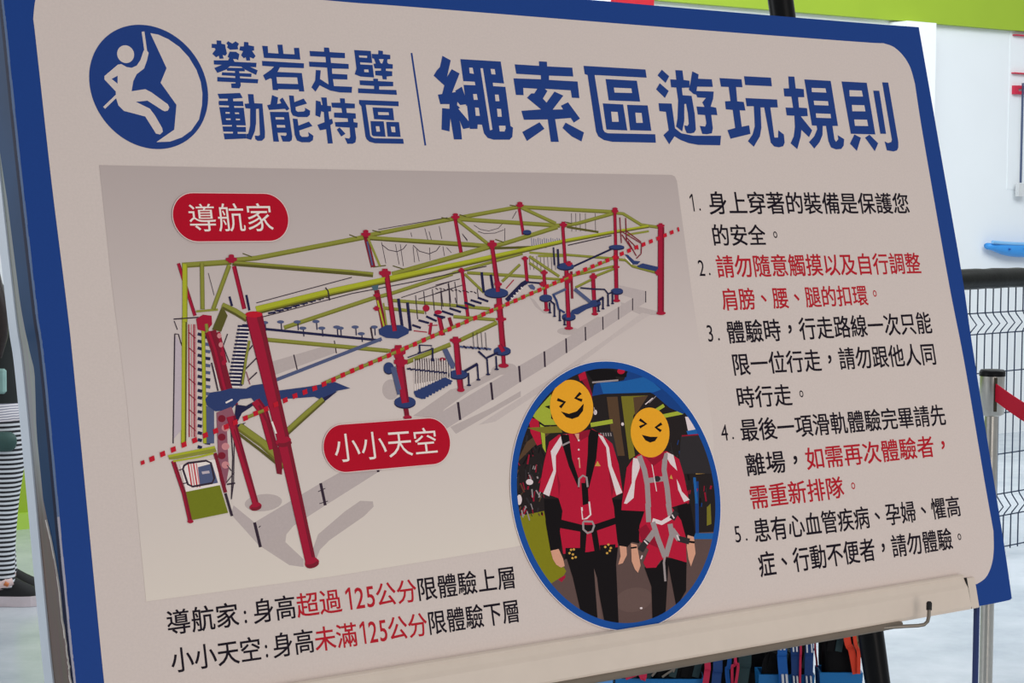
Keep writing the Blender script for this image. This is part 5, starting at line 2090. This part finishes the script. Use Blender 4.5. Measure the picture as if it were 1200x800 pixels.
def bundle(px0, px1, py_top, label, seed):
    """folded black harness webbing filling a bin"""
    a_, b_ = rk(px0, py_top, .072), rk(px1, py_top, .072)
    zb_ = rz_bin - .138
    cx_, hw_, hz_ = (a_.x + b_.x) / 2, (b_.x - a_.x) / 2, (a_.z - zb_) / 2
    o_ = thing('harness_bundle', (cx_, RK + .0725, zb_), label, 'harness', 'harnesses in the blue bins')
    rnd = random.Random(seed)
    ph = [rnd.uniform(0, 6.3) for _ in range(6)]
    vs_, fs_ = [], []
    NU, NV = 36, 18
    for iv in range(NV + 1):
        b__ = -math.pi / 2 + math.pi * iv / NV
        for iu in range(NU):
            a__ = 2 * math.pi * iu / NU
            cu_, su_, cv_, sv_ = math.cos(a__), math.sin(a__), math.cos(b__), math.sin(b__)
            pw = lambda t_, e_: math.copysign(abs(t_) ** e_, t_)
            w_ = 1 + .06 * math.sin(5 * a__ + ph[0]) * (sv_ > 0) + .05 * math.sin(9 * a__ + 4 * b__ + ph[1]) * (sv_ > 0)
            x_ = hw_ * pw(cu_, .45) * pw(cv_, .4)
            y_ = .0215 * pw(su_, .45) * pw(cv_, .4)
            z_ = hz_ * (1 + pw(sv_, .4) * (w_ if sv_ > 0 else 1))
            vs_.append((max(-hw_, min(hw_, x_)) * (1 - .06 * (sv_ < 0)), y_ * (1 - .12 * (sv_ < 0)), z_))
    for iv in range(NV):
        for iu in range(NU):
            p_, q_ = iv * NU + iu, iv * NU + (iu + 1) % NU
            fs_.append((p_, q_, q_ + NU, p_ + NU))
    mb_ = MB()
    mb_.raw(vs_, fs_, M_WEBK, True)
    mb_.build('padding', o_)
    for k_ in range(4):
        mb_ = MB()
        xx_ = hw_ * (-.7 + .45 * k_)
        zz_ = hz_ * 2
        mb_.ribbon([(xx_, -.0225, zz_ * .86), (xx_ + .006, -.016, zz_ * 1.01), (xx_ + .014, .0, zz_ * 1.035), (xx_ + .012, .016, zz_ * .99)], (1, .1, 0), .012, .003, M_WEBT if k_ % 2 else M_WEBK)
        mb_.build('loop', o_)
    return o_


bundle(764, 824, 776, 'black folded harness in the right half of the long blue bin', 3)
bundle(724, 761, 789, 'low black folded harness under the pink coil in the long blue bin', 4)
bundle(893, 951, 764, 'black folded harness in the short bin behind the three blue straps', 5)
bundle(964, 1007, 741, 'tall black folded harness in the bin under the orange strap', 6)
# coiled pink strap and buckles lying in the long bin
mb = MB()
c0 = rk(742, 797, .072)
pts = []
for k in range(22):
    an = k / 21 * math.pi * 3.2
    pts.append(Vector((.028 * math.cos(an) * (1 + .1 * k / 22) + .002 * k / 22, .022 * math.sin(an), .012 * math.sin(an * .5) + .004)))
o = None
mb.ribbon(pts, (0, .2, 1), .014, .003, mat('pink webbing', (226, 150, 168), .7))
o = mb.build('strap_coil')
o.location = (c0.x, c0.y, rk(742, 784, .072).z)
tag(o, 'pale pink strap coiled in the left end of the long blue bin', 'strap')
strap('harness_strap', [(756, 784), (748, 788), (733, 794)], 5, M_WEBR, 'crimson strap lying in the long blue bin', .04)
for (a_, b_), lb in ((((764, 792), (773, 781)), 'left'), (((776, 793), (790, 784)), 'middle'), (((789, 787), (792, 776)), 'right')):
    mb = MB()
    p_, q_ = rk(*a_, .043), rk(*b_, .043)
    mb.tube([p_ - p_, (q_ - p_) * .5 + Vector((.001, 0, .001)), q_ - p_], .0022, M_ROD, 8)
    o = mb.build('buckle_bar')
    o.location = p_
    tag(o, lb + ' steel buckle bar on the black harness over the long blue bin', 'buckle')

# black padded post behind the sign, from floor to above it
M_PADB = mat('black vinyl padding', (12, 12, 14), 0.3, var=.3, scale=18, spec=0.14)
top_p = at(909, -40, 3.0)
bot_p = at(1025, 775, 3.0)
dd = (bot_p - top_p)
foot = bot_p + dd * (bot_p.z / -dd.z)
post = thing('padded_post', (foot.x, foot.y, 0), 'black padded post rising behind the sign and showing above its top edge', 'post')
mb = MB()
pts, rs = [], []
for k in range(24):
    t = k / 23
    pts.append(Vector((foot.x, foot.y, 0)) * 0 + (top_p - foot) * t)
    rs.append(.0205 + .0008 * math.sin(k * 1.9) + (.003 if t < .35 else 0))
pts[0] = Vector((0, 0, 0.012))
mb.tube(pts, rs, M_PADB, 16)
mb.build('padding', post)
mb = MB()
mb.lathe([(.10, 0), (.10, .01), (.03, .018)], (0, 0, 0), M_RACK, 24)
mb.build('base_plate', post)

# ================================================================== PERSON AT THE LEFT EDGE
PY = 7.5


def pp(px, py, dy=0.0):
    return at(px, py, PY + dy)


def skin_mesh(name, joints, edges, material, sub=2, parent=None, origin=None):
    """one continuous tapered surface grown from a jointed skeleton; joints: (point, radius or (rx, ry))"""
    me = bpy.data.meshes.new(name)
    me.from_pydata([tuple(j[0]) for j in joints], edges, [])
    ob = bpy.data.objects.new(name, me)
    COL.objects.link(ob)
    sk = ob.modifiers.new('skin', 'SKIN')
    sk.use_smooth_shade = True
    sk.branch_smoothing = 0.3
    for i_, j in enumerate(joints):
        r = j[1] if isinstance(j[1], tuple) else (j[1], j[1])
        me.skin_vertices[0].data[i_].radius = r
    me.skin_vertices[0].data[0].use_root = True
    ss = ob.modifiers.new('sub', 'SUBSURF')
    ss.levels = ss.render_levels = sub
    bpy.context.view_layer.update()
    dg = bpy.context.evaluated_depsgraph_get()
    new = bpy.data.meshes.new_from_object(ob.evaluated_get(dg))
    new.name = name
    bpy.data.objects.remove(ob)
    bpy.data.meshes.remove(me)
    new.materials.clear()
    new.materials.append(material)
    for p in new.polygons:
        p.use_smooth = True
        p.material_index = 0
    o_ = bpy.data.objects.new(name, new)
    COL.objects.link(o_)
    if parent:
        o_.parent = parent
    return o_


pf = floor_at(2, 706)
PY = pf.y + .04
person = thing('person', (pp(0, 700).x, PY, 0), 'person with long dark hair in striped leggings and black sneakers, cut by the left edge', 'person')
po = person.location.copy()


def pj(px, z, dy=0.0):
    """joint at photo column px, height z, dy nearer (-) or farther (+)"""
    p = at(px, 400, PY + dy)
    return Vector((p.x, PY + dy, z)) - po


M_SKIN = mat('skin', (222, 178, 156), 0.55, var=.03)
M_HAIR = mat('dark brown hair', (34, 22, 20), 0.45, var=.35, scale=60)
M_JACK = mat('black jacket', (18, 24, 24), 0.7, var=.1)


def stripes(name, freq, c1, c2, direction='Z', dist=1.2):
    m = bpy.data.materials.new(name)
    m.use_nodes = True
    nt = m.node_tree
    b = nt.nodes['Principled BSDF']
    tc = nt.nodes.new('ShaderNodeTexCoord')
    wv = nt.nodes.new('ShaderNodeTexWave')
    wv.bands_direction = direction
    wv.inputs['Scale'].default_value = freq
    wv.inputs['Distortion'].default_value = dist
    wv.inputs['Detail Scale'].default_value = 0.4
    nt.links.new(tc.outputs['Object'], wv.inputs['Vector'])
    rp = nt.nodes.new('ShaderNodeValToRGB')
    rp.color_ramp.elements[0].position = 0.45
    rp.color_ramp.elements[1].position = 0.55
    rp.color_ramp.elements[0].color = (*[lin(v) for v in c1], 1)
    rp.color_ramp.elements[1].color = (*[lin(v) for v in c2], 1)
    nt.links.new(wv.outputs['Fac'], rp.inputs['Fac'])
    nt.links.new(rp.outputs['Color'], b.inputs['Base Color'])
    b.inputs['Roughness'].default_value = 0.8
    return m


M_STRIPE = stripes('black and white striped knit', 17.5, (30, 30, 36), (214, 218, 224))
M_SHIRT = stripes('white shirt with fine stripes', 34.0, (150, 150, 164), (232, 228, 232), 'Z', 3.0)

J = [(pj(-8, .78), .075), (pj(-9, .95), (.085, .09)), (pj(-12, 1.10), (.085, .09)), (pj(-16, 1.20), (.065, .08)), (pj(-20, 1.265), .042), (pj(-21, 1.315), .042),
     (pj(-21, 1.36), (.066, .068)), (pj(-22, 1.42), (.082, .084)), (pj(-23, 1.475), (.078, .08)), (pj(-24, 1.51), (.05, .05)),
     # near leg 10..14
     (pj(-6, .68, -.07), .055), (pj(-1, .42, -.075), .046), (pj(-2, .25, -.07), .042), (pj(1, .075, -.07), .027), (pj(26, .04, -.07), .026),
     # far leg 15..19
     (pj(-6, .68, .07), .055), (pj(-4, .42, .085), .046), (pj(-4, .25, .09), .042), (pj(4, .075, .10), .027), (pj(30, .04, .10), .026),
     # near arm 20..23
     (pj(-16, 1.19, -.135), .042), (pj(-24, .97, -.185), .034), (pj(-28, .79, -.195), .024), (pj(-29, .735, -.195), .024),
     # far arm 24..27
     (pj(-16, 1.19, .135), .042), (pj(-24, .97, .185), .034), (pj(-28, .79, .195), .024), (pj(-29, .735, .195), .024)]
E = [(0, 1), (1, 2), (2, 3), (3, 4), (4, 5), (5, 6), (6, 7), (7, 8), (8, 9), (0, 10), (10, 11), (11, 12), (12, 13), (13, 14), (0, 15), (15, 16), (16, 17), (17, 18), (18, 19),
     (3, 20), (20, 21), (21, 22), (22, 23), (3, 24), (24, 25), (25, 26), (26, 27)]
# fingers grow from both palms
for palm, sgn in ((23, -1), (27, 1)):
    pc = J[palm][0]
    for k, (ox, ln) in enumerate(((-.018, .058), (-.006, .068), (.006, .064), (.017, .05))):
        i0 = len(J)
        J.append((pc + Vector((ox, 0, -.03)), .0092))
        J.append((pc + Vector((ox + .006, -sgn * .004, -.03 - ln * .55)), .0085))
        J.append((pc + Vector((ox + .004, -sgn * .012, -.03 - ln)), .0075))
        E += [(palm, i0), (i0, i0 + 1), (i0 + 1, i0 + 2)]
    i0 = len(J)
    J.append((pc + Vector((.03, -sgn * .012, .0)), .0105))
    J.append((pc + Vector((.044, -sgn * .016, -.032)), .009))
    E += [(palm, i0), (i0, i0 + 1)]
body = skin_mesh('body', J, E, M_SKIN, 2, person)


def loft(mb_, rings, material, n_=28, closed=(True, True)):
    """smooth garment surface through elliptical rings: (centre, half depth along x, half width along y)"""
    pts_ = []
    for i_ in range(len(rings) - 1):
        q_ = [rings[max(i_ - 1, 0)], rings[i_], rings[i_ + 1], rings[min(i_ + 2, len(rings) - 1)]]
        for j_ in range(5):
            t_ = j_ / 5
            w_ = (0.5 * (-t_ + 2 * t_ ** 2 - t_ ** 3), 0.5 * (2 - 5 * t_ ** 2 + 3 * t_ ** 3), 0.5 * (t_ + 4 * t_ ** 2 - 3 * t_ ** 3), 0.5 * (-t_ ** 2 + t_ ** 3))
            c__ = sum((q_[k_][0] * w_[k_] for k_ in range(4)), Vector((0, 0, 0)))
            pts_.append((c__, sum(q_[k_][1] * w_[k_] for k_ in range(4)), sum(q_[k_][2] * w_[k_] for k_ in range(4))))
    pts_.append(rings[-1])
    vs_, fs_ = [], []
    for c__, a_, b_ in pts_:
        for k_ in range(n_):
            an_ = 2 * math.pi * k_ / n_
            vs_.append(c__ + Vector((a_ * math.cos(an_), b_ * math.sin(an_), 0)))
    for i_ in range(len(pts_) - 1):
        for k_ in range(n_):
            p_, q_ = i_ * n_ + k_, i_ * n_ + (k_ + 1) % n_
            fs_.append((p_, q_, q_ + n_, p_ + n_))
    mb_.raw(vs_, fs_, material, True)
    if closed[0]:
        mb_.raw(vs_[:n_], [tuple(reversed(range(n_)))], material)
    if closed[1]:
        mb_.raw(vs_[-n_:], [tuple(range(n_))], material)


mb = MB()
loft(mb, [(pj(-7, .82), .105, .125), (pj(-6, .74), .116, .142), (pj(-5, .68), .112, .146), (pj(-5, .655), .085, .12)], M_STRIPE)
for sgn, kx in ((-1, (-2, 3, 1, -2, 0, 2)), (1, (-2, 1, -2, -4, 2, 4))):
    loft(mb, [(pj(kx[0], .72, sgn * .07), .098, .074), (pj(kx[1], .58, sgn * .075), .080, .068), (pj(kx[2], .42, sgn * .075), .062, .058),
              (pj(kx[3], .29, sgn * .078), .058, .054), (pj(kx[4], .15, sgn * .082), .044, .042), (pj(kx[5], .07, sgn * .085), .041, .040)], M_STRIPE)
mb.build('leggings', person)['label'] = 'black and white striped leggings'
mb = MB()
loft(mb, [(pj(-7, .775), .118, .14), (pj(-8, .86), .116, .134), (pj(-11, .98), .112, .13), (pj(-12, 1.10), .116, .14), (pj(-14, 1.185), .10, .15), (pj(-17, 1.235), .07, .10),
          (pj(-19, 1.27), .060, .064)], M_JACK)
for sgn in (-1, 1):
    mb.tube([pj(-15, 1.205, sgn * .10), pj(-16, 1.185, sgn * .138), pj(-20, 1.08, sgn * .165), pj(-24, .97, sgn * .187), pj(-27, .86, sgn * .195), pj(-28, .80, sgn * .196)],
            [.05, .058, .052, .046, .038, .034], M_JACK, 16)
mb.build('jacket', person)['label'] = 'black jacket'
mb = MB()
loft(mb, [(pj(-7, .80), .110, .135), (pj(-6, .765), .122, .146), (pj(-5, .72), .127, .152), (pj(-5, .685), .128, .154)], M_SHIRT)
mb.build('shirt_hem', person)['label'] = 'white striped shirt hem'
# hair: a cap open at the face, a long fall behind and a lock over each shoulder
mb = MB()
rows = [(1.535, .030, 180), (1.525, .062, 180), (1.505, .085, 178), (1.475, .098, 165), (1.44, .103, 118), (1.40, .104, 106), (1.35, .102, 104), (1.29, .100, 104), (1.22, .104, 100), (1.12, .112, 96), (1.03, .10, 92)]
vs, fs = [], []
NH = 26
for inner in (0, 1):
    for z, r, half in rows:
        c_ = pj(-24 - max(0, (1.40 - z)) * 20, z)
        for k in range(NH + 1):
            an = math.pi + math.radians(half) * (2 * k / NH - 1)
            rr = r * (1 - .10 * inner) * (1 + .025 * math.sin(k * 2.4 + z * 9))
            vs.append(c_ + Vector((rr * math.cos(an), rr * 1.02 * math.sin(an), -.006 * inner)))
m_ = len(rows) * (NH + 1)
for i_ in range(len(rows) - 1):
    for k in range(NH):
        a_ = i_ * (NH + 1) + k
        fs.append((a_, a_ + 1, a_ + NH + 2, a_ + NH + 1))
        fs.append((m_ + a_, m_ + a_ + NH + 1, m_ + a_ + NH + 2, m_ + a_ + 1))
    for k in (0, NH):
        a_ = i_ * (NH + 1) + k
        fs.append((a_, a_ + NH + 1, m_ + a_ + NH + 1, m_ + a_))
for k in range(NH):
    for i_ in (0, len(rows) - 1):
        a_ = i_ * (NH + 1) + k
        fs.append((a_, m_ + a_, m_ + a_ + 1, a_ + 1))
mb.raw(vs, fs, M_HAIR, True)
for sgn in (-1, 1):
    mb.tube([pj(-16, 1.44, sgn * .082), pj(-13, 1.34, sgn * .09), pj(-8, 1.24, sgn * .105), pj(-1, 1.15, sgn * .12), pj(0, 1.05, sgn * .125), pj(-2, .965, sgn * .125)],
            [.026, .034, .038, .038, .032, .012], M_HAIR, 14)
mb.build('hair', person)['label'] = 'long dark brown hair'
# face turned to the right of the picture
hx = pj(-21.5, 1.42).x - .013
for s_ in (-1, 1):
    mb = MB()
    c_ = Vector((hx + .071, s_ * .031, 1.425))
    mb.tube([c_ - Vector((.010, 0, 0)), c_ + Vector((.001, 0, 0))], [.012, .008], mat('eye white', (236, 232, 228), .3), 10)
    mb.tube([c_ + Vector((.0, 0, 0)), c_ + Vector((.003, 0, 0))], [.006, .004], mat('dark iris', (30, 20, 16), .3), 10)
    mb.build('eye', person)
mb = MB()
mb.tube([Vector((hx + .074, 0, 1.425)), Vector((hx + .086, 0, 1.40)), Vector((hx + .093, 0, 1.388)), Vector((hx + .076, 0, 1.378))], [.006, .008, .011, .007], M_SKIN, 10)
mb.build('nose', person)
mb = MB()
mb.tube([Vector((hx + .060, -.022, 1.352)), Vector((hx + .072, 0, 1.354)), Vector((hx + .060, .022, 1.352))], [.003, .006, .003], mat('lips', (176, 96, 92), .5), 8)
mb.build('mouth', person)
# teal cloth panel on the near side, waist bag and its belt
mb = MB()
a, b = pj(-22, .925), pj(18, .83)
mb.box((a.x, -.162, b.z), (b.x, -.128, a.z), mat('pale teal cloth', (140, 176, 170), .8, var=.12, scale=20), .008)
mb.build('cloth_panel', person)['label'] = 'pale teal cloth panel'
M_BAG = mat('dark green bag', (52, 82, 78), .6, var=.1)
mb = MB()
loft(mb, [(pj(-4, .612, -.16), .05, .020), (pj(-4, .625, -.165), .066, .032), (pj(-4, .65, -.168), .072, .036), (pj(-4, .672, -.165), .066, .032), (pj(-4, .684, -.16), .05, .018)], M_BAG)
mb.build('waist_bag', person)['label'] = 'dark green waist bag'
mb = MB()
pts = []
for k in range(33):
    an = 2 * math.pi * k / 32
    pts.append(pj(-5, .665) + Vector((.122 * math.cos(an), .154 * math.sin(an), 0)))
mb.ribbon(pts, (0, 0, 1), .026, .005, M_JACK)
mb.build('belt', person)
# sneakers
M_SHOE = mat('black knit shoe', (16, 16, 18), .7)
M_SOLE = mat('white rubber sole', (206, 194, 198), .5)
M_TAB = mat('pale pink shoe counter', (226, 200, 198), .6)
for px_h, px_t, dy in ((-32, 43, -.07), (-28, 45.5, .10)):
    h_, t_ = pj(px_h, 0, dy).x, pj(px_t, 0, dy).x
    yc = dy
    ln = t_ - h_
    sh = bpy.data.objects.new('shoe', None)
    mb = MB()
    NP = 24

    def out(f):
        """half width along the shoe, 0 heel .. 1 toe"""
        return .030 + .016 * math.sin(min(1, f * 1.25) * math.pi * .62) - .006 * (f > .93)
    rings = []
    secs = [(0.0, .014, .092), (.06, .030, .108), (.2, .040, .112), (.36, .044, .108), (.48, .045, .122), (.6, .047, .108), (.74, .049, .088), (.88, .045, .072), (.96, .033, .058), (1.0, .016, .046)]
    vs, fs = [], []
    for f, hw, ht in secs:
        for k in range(11):
            an = math.pi * k / 10
            vs.append((h_ + ln * f, yc + hw * math.cos(an), .018 + (ht - .018) * math.sin(an) ** .7))
    for i_ in range(len(secs) - 1):
        for k in range(10):
            a_ = i_ * 11 + k
            fs.append((a_, a_ + 1, a_ + 12, a_ + 11))
    fs += [tuple(range(11)), tuple(reversed(range(len(vs) - 11, len(vs))))]
    mb.raw(vs, fs, M_SHOE, True)
    shoe = mb.build('shoe', person)
    shoe['label'] = 'black sneaker'
    mb = MB()
    ring = [(h_ + ln * (f * 1.05 - .025), yc + hw * 1.1) for f, hw, ht in secs] + [(h_ + ln * (f * 1.05 - .025), yc - hw * 1.1) for f, hw, ht in reversed(secs)]
    nr = len(ring)
    mb.raw([(x_, y_, 0.001) for x_, y_ in ring] + [(x_, y_, .040) for x_, y_ in ring],
           [tuple(reversed(range(nr))), tuple(range(nr, 2 * nr))] + [(k, (k + 1) % nr, nr + (k + 1) % nr, nr + k) for k in range(nr)], M_SOLE)
    mb.build('sole', shoe)['label'] = 'white sole'
    mb = MB()
    xx = h_ + ln * .56
    mb.tube([(xx - .05, yc - .040, .082), (xx - .01, yc - .036, .092), (xx + .012, yc - .030, .098)], [.020, .024, .014], M_TAB, 12)
    mb.build('heel_counter', shoe)['label'] = 'pale pink side patch'
    mb = MB()
    mb.tube([(xx - .012, yc - .064, .096), (xx + .002, yc - .060, .088)], [.009, .008], mat('copper badge', (196, 112, 62), .4), 10)
    mb.build('badge', shoe)['label'] = 'copper badge'

bpy.data.objects.remove(_to)
bpy.data.curves.remove(_tc)
